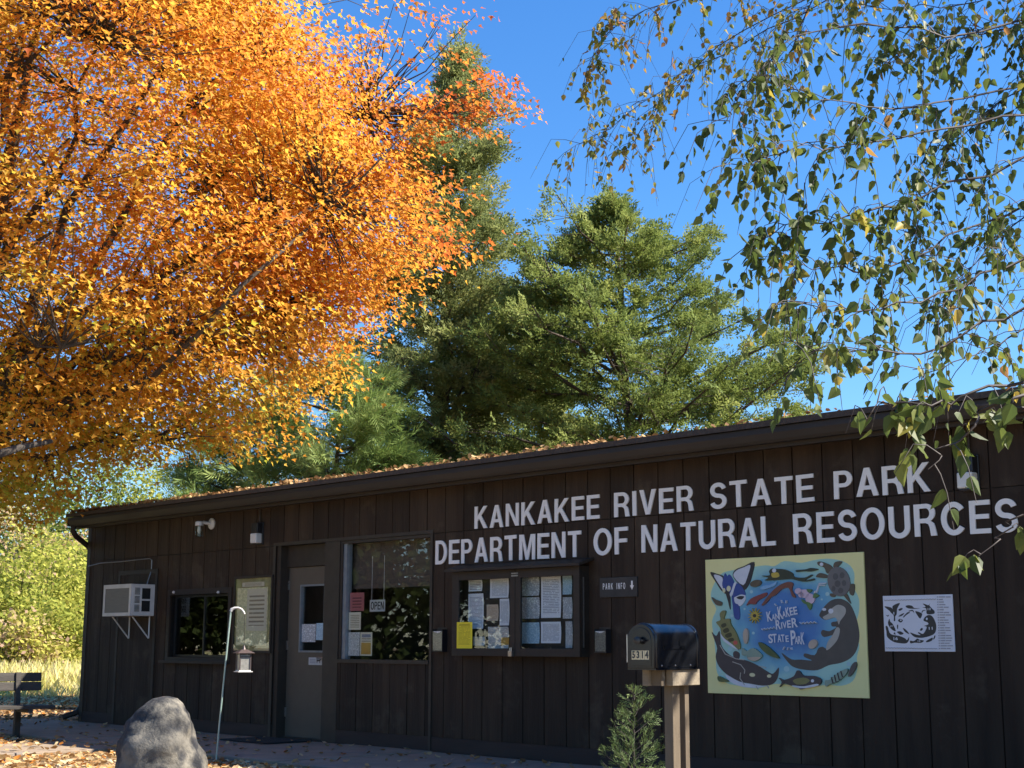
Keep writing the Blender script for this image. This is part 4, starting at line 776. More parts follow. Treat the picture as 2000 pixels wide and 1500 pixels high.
archbox('rear_rim', M['boxmetal'], wm + 0.004, Hm + 0.004, yb - 0.02, yb + 0.003, bd); archbox('front_rim', M['boxmetal'], wm + 0.004, Hm + 0.004, yf + 0.004, yf + 0.022, bd)
dr = archbox('box_door', M['boxmetal'], wm + 0.001, Hm - 0.002, yf - 0.018, yf - 0.001, e)
archbox('door_inset', M['boxmetal'], wm * 0.80, Hm * 0.86, yf - 0.0215, yf - 0.017, dr, zb + Hm * 0.05, 0.002)
MB().lathe([(0.012, 0), (0.012, 0.018), (0.02, 0.024), (0.02, 0.034), (0.008, 0.038)], 12, (0, 0, 0), Matrix.Translation((0, yf - 0.02, zb + Hm * 0.62)) @ RX).box(-0.014, 0.034, yf - 0.05, yf - 0.036, zb + Hm * 0.60, zb + Hm * 0.64).build('latch_knob', M['dark'], dr, smooth=True)
for i, ch in enumerate('5314'):
    x = -0.041 + i * 0.027; boxobj('number_sticker', M['gold'], dr, x - 0.0125, x + 0.0125, yf - 0.0226, yf - 0.0217, zb + 0.045, zb + 0.092)
    text(ch, 0.05, M['key_black'], dr, x, yf - 0.0232, zb + 0.0685, 0.002, 0.75, 0, 'number')
boxobj('base_plate', M['boxmetal'], e, -wm - 0.006, wm + 0.006, yf - 0.01, yb + 0.004, zb - 0.008, zb - 0.0005)
b = MB().box(wm + 0.001, wm + 0.006, yf + 0.09, yf + 0.125, zb + 0.10, zb + 0.115).box(wm + 0.001, wm + 0.005, yf + 0.10, yf + 0.30, zb + 0.10, zb + 0.118).box(wm + 0.001, wm + 0.005, yf + 0.24, yf + 0.30, zb + 0.10, zb + 0.145); b.build('signal_flag', M['boxmetal'], e)
for yy in (yf + 0.06, yf + 0.2, yf + 0.36): MB().lathe([(0.005, 0), (0.003, 0.003)], 8, (0, 0, 0), Matrix.Translation((wm + 0.0005, yy, zb + 0.014)) @ Matrix.Rotation(rad(90), 4, 'Y')).build('rivet', M['steel'], e)
boxobj('flag_bracket', M['steel'], e, -wm - 0.008, -wm - 0.002, yf - 0.016, yf - 0.012, zb + 0.03, zb + Hm * 0.75)
hb = 0.085
MB().box(0.03, 0.072, -0.115, 0.175, zb - 0.0085 - hb, zb - 0.009).build('beam', M['wood2'], e, bevel=0.003); MB().box(-0.072, -0.034, -0.19, 0.175, zb - 0.0085 - hb, zb - 0.009).build('beam', M['wood2'], e, bevel=0.003)
MB().box(-0.033, 0.029, -0.16, -0.12, zb - 0.008 - hb, zb - 0.012).build('block', M['wood'], e)
MB().box(-0.029, 0.025, -0.040, 0.035, -0.4, zb - 0.012).build('post', M['wood'], e, bevel=0.004)
MB().box(-0.026, 0.022, 0.095, 0.14, -0.4, zb - 0.013).build('post', M['wood'], e, bevel=0.004)
MB().box(-0.022, 0.02, 0.0355, 0.0945, -0.4, 0.50).build('spacer', M['wood2'], e, bevel=0.003)

# ---------------------------------------------------------------- scattering many small leaves in one mesh (numpy)
def rotmats(yaw, pitch, roll):
    cy, sy, cp, sp, cr, sr = np.cos(yaw), np.sin(yaw), np.cos(pitch), np.sin(pitch), np.cos(roll), np.sin(roll); R = np.empty((len(yaw), 3, 3))
    R[:, 0, 0] = cy * cp; R[:, 0, 1] = cy * sp * sr - sy * cr; R[:, 0, 2] = cy * sp * cr + sy * sr
    R[:, 1, 0] = sy * cp; R[:, 1, 1] = sy * sp * sr + cy * cr; R[:, 1, 2] = sy * sp * cr - cy * sr
    R[:, 2, 0] = -sp; R[:, 2, 1] = cp * sr; R[:, 2, 2] = cp * cr; return R
def frames(d, roll):                               # rotation taking +x to direction d, spun by roll
    d = d / np.linalg.norm(d, axis=1, keepdims=True); up = np.where(np.abs(d[:, 2:3]) > 0.95, np.array([[1.0, 0, 0]]), np.array([[0, 0, 1.0]]))
    s = np.cross(up, d); s /= np.linalg.norm(s, axis=1, keepdims=True); w = np.cross(d, s); c, si = np.cos(roll)[:, None], np.sin(roll)[:, None]
    return np.stack([d, s * c + w * si, w * c - s * si], axis=2)
def scatter(name, tv, tf, R, T, S, tone, m, parent=None, kind=None):
    tv = np.array(tv, float); tf = np.array(tf, int); N = len(T); K = len(tv)
    V = np.einsum('nij,kj->nki', R, tv) * np.reshape(S, (N, 1, -1) if np.ndim(S) > 1 else (N, 1, 1)) + T[:, None, :]
    Fi = (tf[None] + (np.arange(N) * K)[:, None, None]).reshape(-1); me = bpy.data.meshes.new(name); nf = N * len(tf)
    me.vertices.add(N * K); me.vertices.foreach_set('co', V.reshape(-1).astype(np.float32)); me.loops.add(nf * 3); me.loops.foreach_set('vertex_index', Fi.astype(np.int32))
    me.polygons.add(nf); me.polygons.foreach_set('loop_start', np.arange(0, nf * 3, 3, dtype=np.int32)); me.update(calc_edges=True)
    at = me.attributes.new('tone', 'FLOAT', 'POINT'); at.data.foreach_set('value', np.repeat(tone, K).astype(np.float32)); me.materials.append(m)
    o = bpy.data.objects.new(name, me); COL.objects.link(o)
    if parent: o.parent = parent; o.matrix_parent_inverse = parent.matrix_world.inverted()
    return tag(o, kind=kind)
def tubes(name, paths, m, parent, n=5):            # many tapering branches of one tree in one mesh
    b = MB()
    for pts, rs in paths: b.tube(pts, rs, n if rs[0] > 0.012 else 3, False)
    me = bpy.data.meshes.new(name); me.from_pydata(b.v, [], b.f); me.materials.append(m); me.polygons.foreach_set('use_smooth', [True] * len(me.polygons)); me.update()
    o = bpy.data.objects.new(name, me); COL.objects.link(o)
    if parent: o.parent = parent; o.matrix_parent_inverse = parent.matrix_world.inverted()
    return o
def curve(p0, p1, sag=0.0, n=6, wob=0.0):
    p0, p1 = Vector(p0), Vector(p1); L = (p1 - p0).length; out = []
    for i in range(n + 1):
        t = i / n; p = p0.lerp(p1, t); p.z += sag * 4 * t * (1 - t) * L
        if 0 < i < n and wob: p += Vector(RNG.normal(0, wob * L, 3))
        out.append(p)
    return out
# lobed maple leaf, folded a little along its midrib; unit size
MAPLE_V = [(-0.35, 0, 0), (-0.06, 0.52, 0.12), (0.14, 0.20, 0.02), (0.64, 0, -0.08), (0.14, -0.20, 0.02), (-0.06, -0.52, 0.12)]
MAPLE_F = [(0, 2, 1), (0, 3, 2), (0, 4, 3), (0, 5, 4)]
# egg-shaped birch leaf with a point, hanging from its stalk
_bl = [(0, 0), (0.10, 0.24), (0.34, 0.36), (0.66, 0.22), (1.0, 0.0)]
BIRCH_V = [(x, y, 0.30 * abs(y) - 0.22 * x * x) for x, y in _bl] + [(x, -y * 0.92, 0.18 * abs(y) - 0.22 * x * x) for x, y in _bl[1:-1]]
BIRCH_F = [(0, 1, 2), (0, 2, 3), (0, 3, 4), (0, 6, 5), (0, 7, 6), (0, 4, 7)]
# small curled dead leaf
DEAD_V = [(-0.5, 0, 0.10), (-0.15, 0.34, 0.16), (0.3, 0.26, 0.05), (0.55, 0, 0.14), (0.25, -0.32, 0.18), (-0.2, -0.28, 0.04), (0, 0, 0)]
DEAD_F = [(6, 0, 5), (6, 5, 4), (6, 4, 3), (6, 3, 2), (6, 2, 1), (6, 1, 0)]

# ---------------------------------------------------------------- maple
M['maple_leaf'] = leafmat('maple_leaf', [(0.0, (0.52, 0.13, 0.03)), (0.3, (0.66, 0.27, 0.04)), (0.58, (0.74, 0.38, 0.05)), (0.82, (0.74, 0.50, 0.07)), (1.0, (0.44, 0.44, 0.05))], 0.62)
mt_base = Vector((-8.4, 18.9, -0.05)); mp_ = empty('maple_tree', mt_base, 'large maple in full orange autumn leaf at the left', 'tree')
fork = mt_base + Vector((0.2, 0.1, 2.3)); C0 = np.array([-7.0, 20.2, 8.3]); RAD = np.array([5.5, 5.0, 5.6])
paths = []; limb_pts = []
ends = [(-12, 20, 6.5), (-10.5, 18, 10.5), (-8.5, 21, 12.8), (-6.5, 19, 13), (-4.6, 21, 12.2), (-3.4, 19.2, 10.2), (-2.2, 20.6, 8.9), (-2.6, 18.8, 7.0), (-3.6, 20.8, 6.0), (-4.4, 18.4, 5.0), (-5.4, 17.0, 4.6), (-6.2, 22, 6.0), (-4.8, 22.5, 8.5), (-7.2, 16.6, 6.8), (-5.2, 17.2, 8.6), (-9, 23.5, 8), (-11, 21.5, 9), (-4.9, 19.6, 3.9)]
tr_pts = [mt_base + Vector((0, 0, -0.2)), mt_base + Vector((0.05, 0, 1.0)), fork, fork + Vector((0.5, 0.3, 2.0)), fork + Vector((0.9, 0.7, 4.5)), fork + Vector((1.2, 0.9, 7.5))]
tubes('trunk', [(tr_pts, [0.36, 0.29, 0.25, 0.19, 0.12, 0.05])], M['bark'], mp_, 10)
for k, en in enumerate(ends):
    en = Vector(en); st = tr_pts[2].lerp(tr_pts[4], RNG.uniform(0, 0.75)) if en.z > 6.5 else tr_pts[2].lerp(tr_pts[3], RNG.uniform(0, 0.8))
    pts = curve(st, en, 0.06 if en.z < 8 else -0.04, 9, 0.018); r0 = RNG.uniform(0.075, 0.12); paths.append((pts, [r0 * (1 - 0.88 * i / 9) for i in range(10)])); limb_pts += pts[2:]
LP = np.array([list(p) for p in limb_pts])
cl = []
while len(cl) < 3100:
    p = RNG.normal(0, 1, 3); p /= np.linalg.norm(p); r = RNG.uniform(0.35, 1) ** 0.45; q = C0 + RAD * p * r
    if q[2] > 7.6 and q[0] > -6.7: q[0] = -6.7 + (q[0] + 6.7) * (1 - 0.10 * (q[2] - 7.6))
    cl.append((q, 1.0))
for _ in range(150):                               # the long right-hand boughs, thinner towards their tips
    p = RNG.normal(0, 1, 3); p /= np.linalg.norm(p); q = np.array([-2.5, 20.0, 7.1]) + np.array([1.75, 1.8, 1.7]) * p * RNG.uniform(0.2, 1) ** 0.5; cl.append((q, 0.62))
for _ in range(60):
    t_ = RNG.uniform(0, 1); q = np.array([-2.9, 20.0, 8.0]) + np.array([2.75, 0.2, 1.0]) * t_ + RNG.normal(0, 0.26, 3); cl.append((q, 0.36))
for _ in range(34):
    t_ = RNG.uniform(0, 1); q = np.array([-2.8, 20.0, 9.0]) + np.array([1.7, 0.2, 1.3]) * t_ + RNG.normal(0, 0.28, 3); cl.append((q, 0.22))
def in_roof(q):
    lx = (q - np.array(WB)) @ np.array(TW); ly = -(q - np.array(WB)) @ np.array(NW); return lx > UL - 0.4 and ly > -0.7 and q[2] < 3.75
VL = [[(-150, 905, 19.0), (120, 815, 18.8), (300, 735, 18.2), (385, 655, 17.7), (470, 560, 17.6), (560, 482, 17.9), (620, 430, 18.6)], [(-160, 935, 17.0), (-20, 893, 16.9), (40, 874, 17.0), (100, 862, 17.6)], [(-150, 330, 17.4), (0, 180, 17.2), (60, 90, 17.2), (100, -20, 17.4)], [(0, 180, 17.2), (100, 75, 17.0), (135, 40, 17.3)], [(120, 815, 18.8), (330, 550, 17.7), (450, 482, 17.6), (540, 455, 18.2)], [(620, 430, 18.6), (720, 335, 18.4), (800, 250, 18.5), (880, 180, 18.8)], [(0, 400, 17.4), (135, 270, 17.2), (210, 312, 17.4)], [(-60, 560, 17.2), (40, 490, 17.0), (100, 455, 17.4)]]
VLP = []
for k, pl in enumerate(VL):                        # boughs that show between the sprays on the near side
    pp = [PD(*c) for c in pl]; n_ = len(pp); r0 = (0.05, 0.075, 0.06, 0.035, 0.03, 0.018, 0.018, 0.045)[k]; paths.append((pp, [r0 * (1 - 0.6 * i / (n_ - 1)) for i in range(n_)]))
    for i in range(n_ - 1): VLP += [pl[i][:2], ((pl[i][0] + pl[i + 1][0]) / 2, (pl[i][1] + pl[i + 1][1]) / 2)]
    VLP.append(pl[-1][:2])
VLP = np.array(VLP, float); CINV = np.array((CAMROT.to_3x3()).inverted())
def to_px(q): c = CINV @ (np.asarray(q, float) - np.array([0, 0, CH])); return np.array([c[0] / -c[2] * F_PX + 1000, -c[1] / -c[2] * F_PX + 750])
Ts, Rs_, Ss, To = [], [], [], []
for q, dens in cl:
    if q[2] < 2.9 or in_roof(q) or (q[1] > 22.6 and RNG.uniform() < 0.4): continue
    if q[1] < 18.2 and np.min(np.hypot(*(VLP - to_px(q)).T)) < 26 and RNG.uniform() < 0.6: continue
    j = int(np.argmin(((LP - q) ** 2).sum(1) + 0.6 * np.maximum(LP[:, 2] - q[2], 0))); tw = curve(LP[j], q, -0.03, 4, 0.03); paths.append((tw, [0.017, 0.013, 0.010, 0.007, 0.004]))
    out = q - C0; out[2] *= 0.3; out /= np.linalg.norm(out) + 1e-6
    n_ = int(RNG.integers(66, 100) * dens) + 2; loc = RNG.normal(0, 1, (n_, 3)) * np.array([0.34, 0.34, 0.13]) * (1.0 if dens > 0.5 else 0.55); loc[:, 2] -= 0.10 * (loc[:, :2] @ out[:2]) * 2
    tn = RNG.normal(0.47, 0.17) + (0.16 if q[2] < 5.6 else 0) + (0.13 if q[0] < -6.5 else 0) - (0.10 if q[0] > -2.6 else 0) - (0.25 if q[0] > -1.2 else 0)
    if RNG.uniform() < 0.05 and q[2] < 6: tn = 0.95
    pos = q + loc; Ts.append(pos); Ss.append(RNG.uniform(0.055, 0.108, n_)); To.append(np.clip(tn + RNG.normal(0, 0.10, n_), 0, 1))
    yaw = np.arctan2(out[1], out[0]) + RNG.normal(0, 0.8, n_); Rs_.append(rotmats(yaw, RNG.normal(0.55, 0.38, n_), RNG.normal(0, 0.42, n_)))
T_ = np.concatenate(Ts); keep = ~np.array([in_roof(q) for q in T_])
tubes('branches', paths, M['bark'], mp_)
scatter('crown', MAPLE_V, MAPLE_F, np.concatenate(Rs_)[keep], T_[keep], np.concatenate(Ss)[keep], np.concatenate(To)[keep], M['maple_leaf'], mp_, 'stuff')

# ---------------------------------------------------------------- evergreens behind the office
# one spray of scale foliage: a stem of short pointed shoots fanning forward (unit length)
def spray(nb, spread, blade, wid):
    V, Fc = [], []
    for i in range(nb):
        t = i / (nb - 1); side = 1 if i % 2 else -1; a = side * spread * (1 - 0.55 * t); x0 = t * 0.72; L = blade * (1 - 0.35 * t); dx, dy = math.cos(a), math.sin(a); z = 0.14 * math.sin(i * 2.4); k = len(V)
        V += [(x0, 0, 0), (x0 + dx * L * 0.5 - dy * wid, dy * L * 0.5 + dx * wid, z * 0.5), (x0 + dx * L, dy * L, z), (x0 + dx * L * 0.5 + dy * wid, dy * L * 0.5 - dx * wid, z * 0.5 + 0.03)]; Fc += [(k, k + 1, k + 2), (k, k + 2, k + 3)]
    return V, Fc
CED = spray(6, 0.85, 0.46, 0.075); PIN = spray(12, 1.0, 0.75, 0.018)
M['cedar_l'] = leafmat('cedar_foliage', [(0.0, (0.10, 0.14, 0.04)), (0.5, (0.21, 0.26, 0.065)), (1.0, (0.35, 0.37, 0.11))], 0.4, 0.7, 0.15)
M['cedar_o'] = leafmat('olive_cedar_foliage', [(0.0, (0.13, 0.155, 0.055)), (0.5, (0.25, 0.28, 0.095)), (1.0, (0.38, 0.38, 0.15))], 0.4, 0.7, 0.15)
M['pine_l'] = leafmat('pine_needles', [(0.0, (0.10, 0.16, 0.045)), (0.5, (0.21, 0.30, 0.08)), (1.0, (0.36, 0.43, 0.15))], 0.35, 0.6, 0.2)
def conifer(name, label, base, H, prof, nbr, leaf, tmpl, lsize, rise, bark, per=46, lean=(0, 0), start=0.12, pad=0.30, droop=0.0, tone0=0.5, tufts=4.5):
    """trunk, boughs and sprays; prof(t) = bough length at relative height t"""
    e = empty(name, Vector(base), label, 'tree'); B0 = Vector(base); top = B0 + Vector((lean[0], lean[1], H))
    tubes('trunk', [([B0 + Vector((0, 0, -0.2))] + curve(B0, top, 0, 8, 0.006)[1:], [H * 0.017 * (1 - 0.93 * i / 8) + 0.01 for i in range(9)])], bark, e, 8)
    paths, T, R, S, To = [], [], [], [], []
    for i in range(nbr):
        t = start + (0.985 - start) * (i + RNG.uniform(0, 1)) / nbr; az = RNG.uniform(0, 2 * math.pi); L = prof(t) * min(1.0, 0.22 + (1 - t) / 0.16) * RNG.uniform(0.5, 1.1) * (1 + 0.34 * mnoise.noise(Vector((math.cos(az) * 1.3, math.sin(az) * 1.3, t * 7 + B0.x))))
        st = B0.lerp(top, t); d = Vector((math.cos(az), math.sin(az), 0))
        if d.y > 0.45 and RNG.uniform() < 0.5: continue
        tip = st + d * L + Vector((0, 0, L * (rise + 0.25 * t ** 3 + RNG.normal(0, 0.12))))
        bp_ = curve(st, tip, -0.05 - droop, 5, 0.02); paths.append((bp_, [0.010 + 0.012 * L * (1 - k / 5.5) for k in range(6)]))
        A = np.array([list(p) for p in bp_]); sdv = np.array([-d.y, d.x, 0.0]); tn = RNG.normal(tone0, 0.15)
        for k in range(3 + int(L * tufts)):            # side shoots, each ending in a tuft
            bt = RNG.beta(2.0, 1.1); i0 = min(int(bt * 5), 4); fr = bt * 5 - i0; lat = RNG.normal(0, 0.30) * L * (1.15 - bt); c0 = A[i0] * (1 - fr) + A[i0 + 1] * fr; c_ = c0 + sdv * lat + np.array([d.x, d.y, 0]) * abs(lat) * 0.5 + np.array([0, 0, RNG.normal(0.03, 0.07)])
            if L > 0.8: paths.append(([Vector(c0), Vector(c_)], [0.008, 0.004]))
            m_ = int(per * RNG.uniform(0.6, 1.3)); T.append(c_ + RNG.normal(0, 1, (m_, 3)) * np.array([1, 1, 0.6]) * pad); dr_ = np.array([d.x, d.y, rise + 0.2]) + sdv * lat * 1.2
            R.append(frames(dr_ + RNG.normal(0, 0.5, (m_, 3)), RNG.uniform(0, 6.28, m_))); S.append(RNG.uniform(0.65, 1.25, m_) * lsize); To.append(np.clip(tn + RNG.normal(0, 0.12) + RNG.normal(0, 0.10, m_), 0, 1))
    m_ = 70; tt = RNG.uniform(0.90, 1.02, m_); A = np.array([list(B0.lerp(top, x)) for x in tt]) + RNG.normal(0, 0.055, (m_, 3)); T.append(A); R.append(frames(np.array([[0, 0, 1.0]]) + RNG.normal(0, 0.45, (m_, 3)), RNG.uniform(0, 6.28, m_))); S.append(np.full(m_, lsize)); To.append(np.full(m_, tone0))
    tubes('branches', paths, bark, e, 4)
    scatter('crown', tmpl[0], tmpl[1], np.concatenate(R), np.concatenate(T), np.concatenate(S), np.concatenate(To), leaf, e, 'stuff'); return e
def at_px(px, dep): p = PD(px, 1000, dep); p.z = -0.05; return p
def hz_(py, dep): return PD(1000, py, dep).z
b1 = at_px(1283, 28.5); H1 = hz_(386, 28.5)
conifer('cedar_tree', 'broad pointed green cedar in the middle behind the roof', b1, H1, lambda t: 5.8 * (1 - t) ** 0.64 + 0.05, 215, M['cedar_l'], CED, 0.22, 0.24, M['cbark'], 16, (-0.88, 0), 0.22, 0.105, 0.0, 0.46, 5.2)
b2 = at_px(838, 30.5); H2 = hz_(85, 30.5)
conifer('cedar_tree', 'tall narrow olive-green cedar half hidden by the maple', b2, H2, lambda t: 2.5 * min(1, (1 - t) ** 0.6 * 1.2) + 0.1, 230, M['cedar_o'], CED, 0.25, 0.28, M['cbark'], 17, (0.5, 0), 0.24, 0.16)
conifer('cedar_tree', 'shorter dark cedar low between the two big cedars', at_px(1030, 33.5), hz_(575, 33.5), lambda t: 2.7 * (1 - t) ** 0.6 + 0.1, 90, M['cedar_l'], CED, 0.27, 0.32, M['cbark'], 15, (0, 0), 0.3, 0.17, 0, 0.55)
conifer('pine_tree', 'soft light green pine right of the maple above the roof', at_px(640, 27.0), hz_(700, 27.0), lambda t: 2.7 * (1 - t) ** 0.5 + 0.25, 58, M['pine_l'], PIN, 0.30, 0.16, M['cbark'], 14, (0.2, 0), 0.34, 0.15, 0.02, 0.5, 4.0)
conifer('pine_tree', 'shaded pine under the maple boughs above the roof edge', at_px(520, 30.0), hz_(800, 30.0), lambda t: 2.8 * (1 - t) ** 0.5 + 0.25, 50, M['pine_l'], PIN, 0.32, 0.10, M['cbark'], 13, (0, 0), 0.3, 0.16, 0.02, 0.42, 4.0)
# ---------------------------------------------------------------- young cedar by the mailbox
sb = PD(1236, 1400, 10.3); sb.z = -0.06
M['sapling_l'] = leafmat('young_cedar_foliage', [(0.0, (0.06, 0.10, 0.03)), (0.5, (0.13, 0.19, 0.06)), (1.0, (0.26, 0.31, 0.12))], 0.25, 0.6, 0.3)
SAP = spray(9, 0.6, 0.40, 0.022)
def sapling():
    H = hz_(1338, 10.3) + 0.06; e = empty('cedar_sapling', sb, 'small feathery young cedar beside the mailbox post', 'sapling'); paths = [(curve(sb, sb + Vector((0.01, 0, H)), 0, 8, 0.006), [0.013 * (1 - 0.9 * i / 8) for i in range(9)])]; T, R, S, To = [], [], [], []
    for i in range(58):
        t = 0.05 + 0.92 * (i / 58) ** 1.0; az = i * 2.4 + RNG.uniform(-0.4, 0.4); L = (0.31 * (1 - t) ** 1.0 + 0.03) * RNG.uniform(0.5, 1.2); st = sb + Vector((0.01 * t, 0, H * t)); d = Vector((math.cos(az), math.sin(az), 0))
        bp_ = curve(st, st + d * L + Vector((0, 0, L * 0.75)), -0.04, 4, 0.02); paths.append((bp_, [0.0035, 0.003, 0.0025, 0.002, 0.0012])); A = np.array([list(p) for p in bp_]); m_ = max(2, int(17 * L / 0.3)); bt = RNG.uniform(0.15, 1.0, m_); idx = np.minimum((bt * 4).astype(int), 3); fr = (bt * 4 - idx)[:, None]
        T.append(A[idx] * (1 - fr) + A[idx + 1] * fr + RNG.normal(0, 0.008, (m_, 3))); R.append(frames(np.array([[d.x, d.y, 0.8]]) + RNG.normal(0, 0.55, (m_, 3)), RNG.uniform(0, 6.28, m_))); S.append(RNG.uniform(0.055, 0.11, m_)); To.append(np.clip(RNG.normal(0.28 + 0.25 * t, 0.2, m_), 0, 1))
    tubes('stem', paths, M['bbark'], e, 5); scatter('foliage', SAP[0], SAP[1], np.concatenate(R), np.concatenate(T), np.concatenate(S), np.concatenate(To), M['sapling_l'], e, 'stuff')
sapling()

# ---------------------------------------------------------------- birch hanging in from the right
M['birch_l'] = leafmat('birch_leaf', [(0.0, (0.045, 0.072, 0.018)), (0.45, (0.11, 0.145, 0.032)), (0.62, (0.20, 0.22, 0.045)), (0.8, (0.44, 0.33, 0.055)), (1.0, (0.34, 0.17, 0.06))], 0.5, 0.5, 0.35)
M['birch_t'] = surf('birch_bark', (0.55, 0.50, 0.43), (0.30, 0.25, 0.20), 0.8, 9, (1, 1, 3), bump=0.4)
bt0 = Vector((4.2, 7.0, -0.06)); be = empty('birch_tree', bt0, 'birch with drooping green and yellow leaves overhanging at the right', 'tree')
tpts = [bt0 + Vector((0, 0, -0.2)), bt0 + Vector((0.02, 0, 1.5)), bt0 + Vector((-0.05, -0.1, 3.5)), bt0 + Vector((-0.1, -0.2, 5.5)), bt0 + Vector((-0.25, -0.3, 8.0))]
tubes('trunk', [(tpts, [0.17, 0.15, 0.13, 0.10, 0.05])], M['birch_t'], be, 10)
BR = [  # boughs: picture points with their distance, start outside the frame at the trunk; (twigs, leaves per twig, yellowness, twig length)
 ([(2150, -160, 9.2), (1750, -60, 9.4), (1500, 60, 9.6), (1330, 150, 9.7), (1190, 250, 9.8), (1112, 285, 9.8)], 26, 7, .74, .42),
 ([(1750, -80, 9.0), (1450, 60, 9.3), (1310, 180, 9.5), (1225, 300, 9.6)], 22, 7, .72, .42),
 ([(1650, -100, 9.0), (1390, -20, 9.2), (1260, 20, 9.4), (1180, 75, 9.5), (1145, 150, 9.5)], 22, 8, .74, .38),
 ([(1640, -90, 8.6), (1560, 60, 8.8), (1480, 190, 9.0), (1410, 330, 9.1)], 20, 6, .66, .42),
 ([(2150, 20, 6.2), (1850, 60, 6.0), (1640, 50, 5.9), (1500, 110, 5.8), (1425, 240, 5.7)], 26, 8, .36, .30),
 ([(2150, 120, 6.6), (1880, 190, 6.4), (1700, 210, 6.2), (1560, 180, 6.1), (1450, 150, 6.0)], 24, 8, .40, .30),
 ([(2150, 200, 6.0), (1900, 240, 5.8), (1700, 280, 5.6), (1540, 290, 5.5), (1450, 330, 5.4)], 26, 8, .36, .30),
 ([(2150, 260, 5.8), (1860, 360, 5.6), (1680, 420, 5.5), (1560, 440, 5.4), (1480, 470, 5.4)], 26, 8, .38, .28),
 ([(2150, 340, 6.4), (1900, 440, 6.2), (1740, 520, 6.0), (1610, 525, 5.9), (1540, 510, 5.8)], 24, 8, .42, .30),
 ([(2150, 420, 5.6), (1920, 540, 5.4), (1760, 600, 5.2), (1640, 610, 5.1), (1545, 585, 5.0)], 20, 7, .40, .28),
 ([(2150, 520, 5.2), (1920, 640, 5.0), (1760, 690, 4.9), (1620, 680, 4.8), (1530, 660, 4.8)], 17, 6, .36, .24),
 ([(2150, 90, 7.6), (1950, 200, 7.4), (1830, 330, 7.2), (1780, 470, 7.0)], 38, 9, .42, .34),
 ([(2150, 0, 7.4), (1960, 60, 7.2), (1830, 90, 7.0), (1720, 130, 6.9)], 36, 9, .42, .34),
 ([(2180, 300, 7.2), (2000, 420, 7.0), (1900, 520, 6.8), (1840, 610, 6.7)], 34, 8, .44, .34),
 ([(2150, 560, 6.4), (2000, 640, 6.2), (1900, 690, 6.0), (1780, 730, 5.9)], 15, 6, .55, .28),
 ([(2150, -40, 8.2), (1950, -10, 8.0), (1800, 20, 7.8), (1650, 10, 7.8)], 24, 8, .58, .36),
 ([(2160, 690, 4.4), (1960, 765, 4.2), (1830, 790, 4.1), (1735, 790, 4.05), (1690, 815, 4.0)], 13, 6, .38, .15),
 ([(2060, 745, 4.2), (1900, 825, 4.1), (1850, 870, 4.05), (1815, 915, 4.0)], 10, 5, .36, .13),
 ([(2160, 760, 4.5), (2040, 790, 4.4), (1960, 790, 4.3), (1900, 800, 4.3)], 7, 5, .50, .14),
 ([(2160, 930, 4.5), (2030, 1000, 4.4), (1970, 1035, 4.35), (1935, 1080, 4.3)], 6, 4, .40, .11)]
paths, LT, LR, LS, LTo = [], [], [], [], []
for ctrl, ntw, nlf, ytone, tl in BR:
    P = [PD(*c) for c in ctrl]; z0 = max(1.8, P[0].z - 0.1); st = Vector((bt0.x - 0.05, bt0.y - 0.1, min(z0 + 0.5, 7.5))); P = [st, (st + P[0]) / 2 + Vector((0, 0, 0.18))] + P
    fine = []
    for i in range(len(P) - 1):                     # smooth the bough
        p = [P[max(i - 1, 0)], P[i], P[i + 1], P[min(i + 2, len(P) - 1)]]
        for j in range(4): t = j / 4; fine.append(0.5 * (2 * p[1] + (p[2] - p[0]) * t + (2 * p[0] - 5 * p[1] + 4 * p[2] - p[3]) * t * t + (3 * p[1] - p[0] - 3 * p[2] + p[3]) * t ** 3))
    fine.append(P[-1]); n_ = len(fine); fine = [f + Vector(RNG.normal(0, 0.012, 3)) for f in fine]; paths.append((fine, [0.009 * (1 - i / n_) ** 1.3 + 0.0015 for i in range(n_)]))
    ntw = int(ntw * (0.9 if tl < 0.2 else 3.0 if tl > 0.37 else 1.9))
    for k in range(ntw):
        f = (0.30 + 0.70 * (k + RNG.uniform(0, 1)) / ntw) * (n_ - 1.001); i = int(f); s0_ = fine[i].lerp(fine[i + 1], f - i); fwd = (fine[i + 1] - fine[i]).normalized(); L = tl * RNG.uniform(0.55, 1.35)
        d = (fwd * RNG.uniform(0.2, 0.9) + Vector(RNG.normal(0, 0.75, 3)) + Vector((0, 0, -0.12))).normalized(); mid_ = s0_ + d * L * 0.5; end = mid_ + (d * 0.45 + Vector((0, 0, -0.75))).normalized() * L * 0.6
        tp = [s0_, s0_.lerp(mid_, 0.5) + Vector((0, 0, 0.012)), mid_, mid_.lerp(end, 0.55), end]; paths.append((tp, [0.0024, 0.002, 0.0017, 0.0014, 0.001])); m_ = max(2, int(nlf * RNG.choice([0.3, 0.7, 1.0, 1.5])))
        tn = RNG.normal(ytone - 0.05, 0.12)
        for q in range(m_):
            g = min(0.999, 0.18 + 0.82 * (q + RNG.uniform(0, 0.8)) / m_) * 4; a = int(g); pos = tp[a].lerp(tp[min(a + 1, 4)], g - a); ld = Vector((RNG.normal(0, 0.42), RNG.normal(0, 0.42), -1 + RNG.normal(0, 0.35))) + d * 0.25
            pos = pos + ld.normalized() * 0.012; LT.append(list(pos)); LR.append(list(ld + Vector(RNG.normal(0, 0.35, 3)))); LS.append(RNG.uniform(0.026, 0.064) if tl > 0.2 else RNG.uniform(0.045, 0.072)); LTo.append(min(1, max(0, tn + RNG.normal(0, 0.13) + (0.3 if RNG.uniform() < 0.07 else 0))))
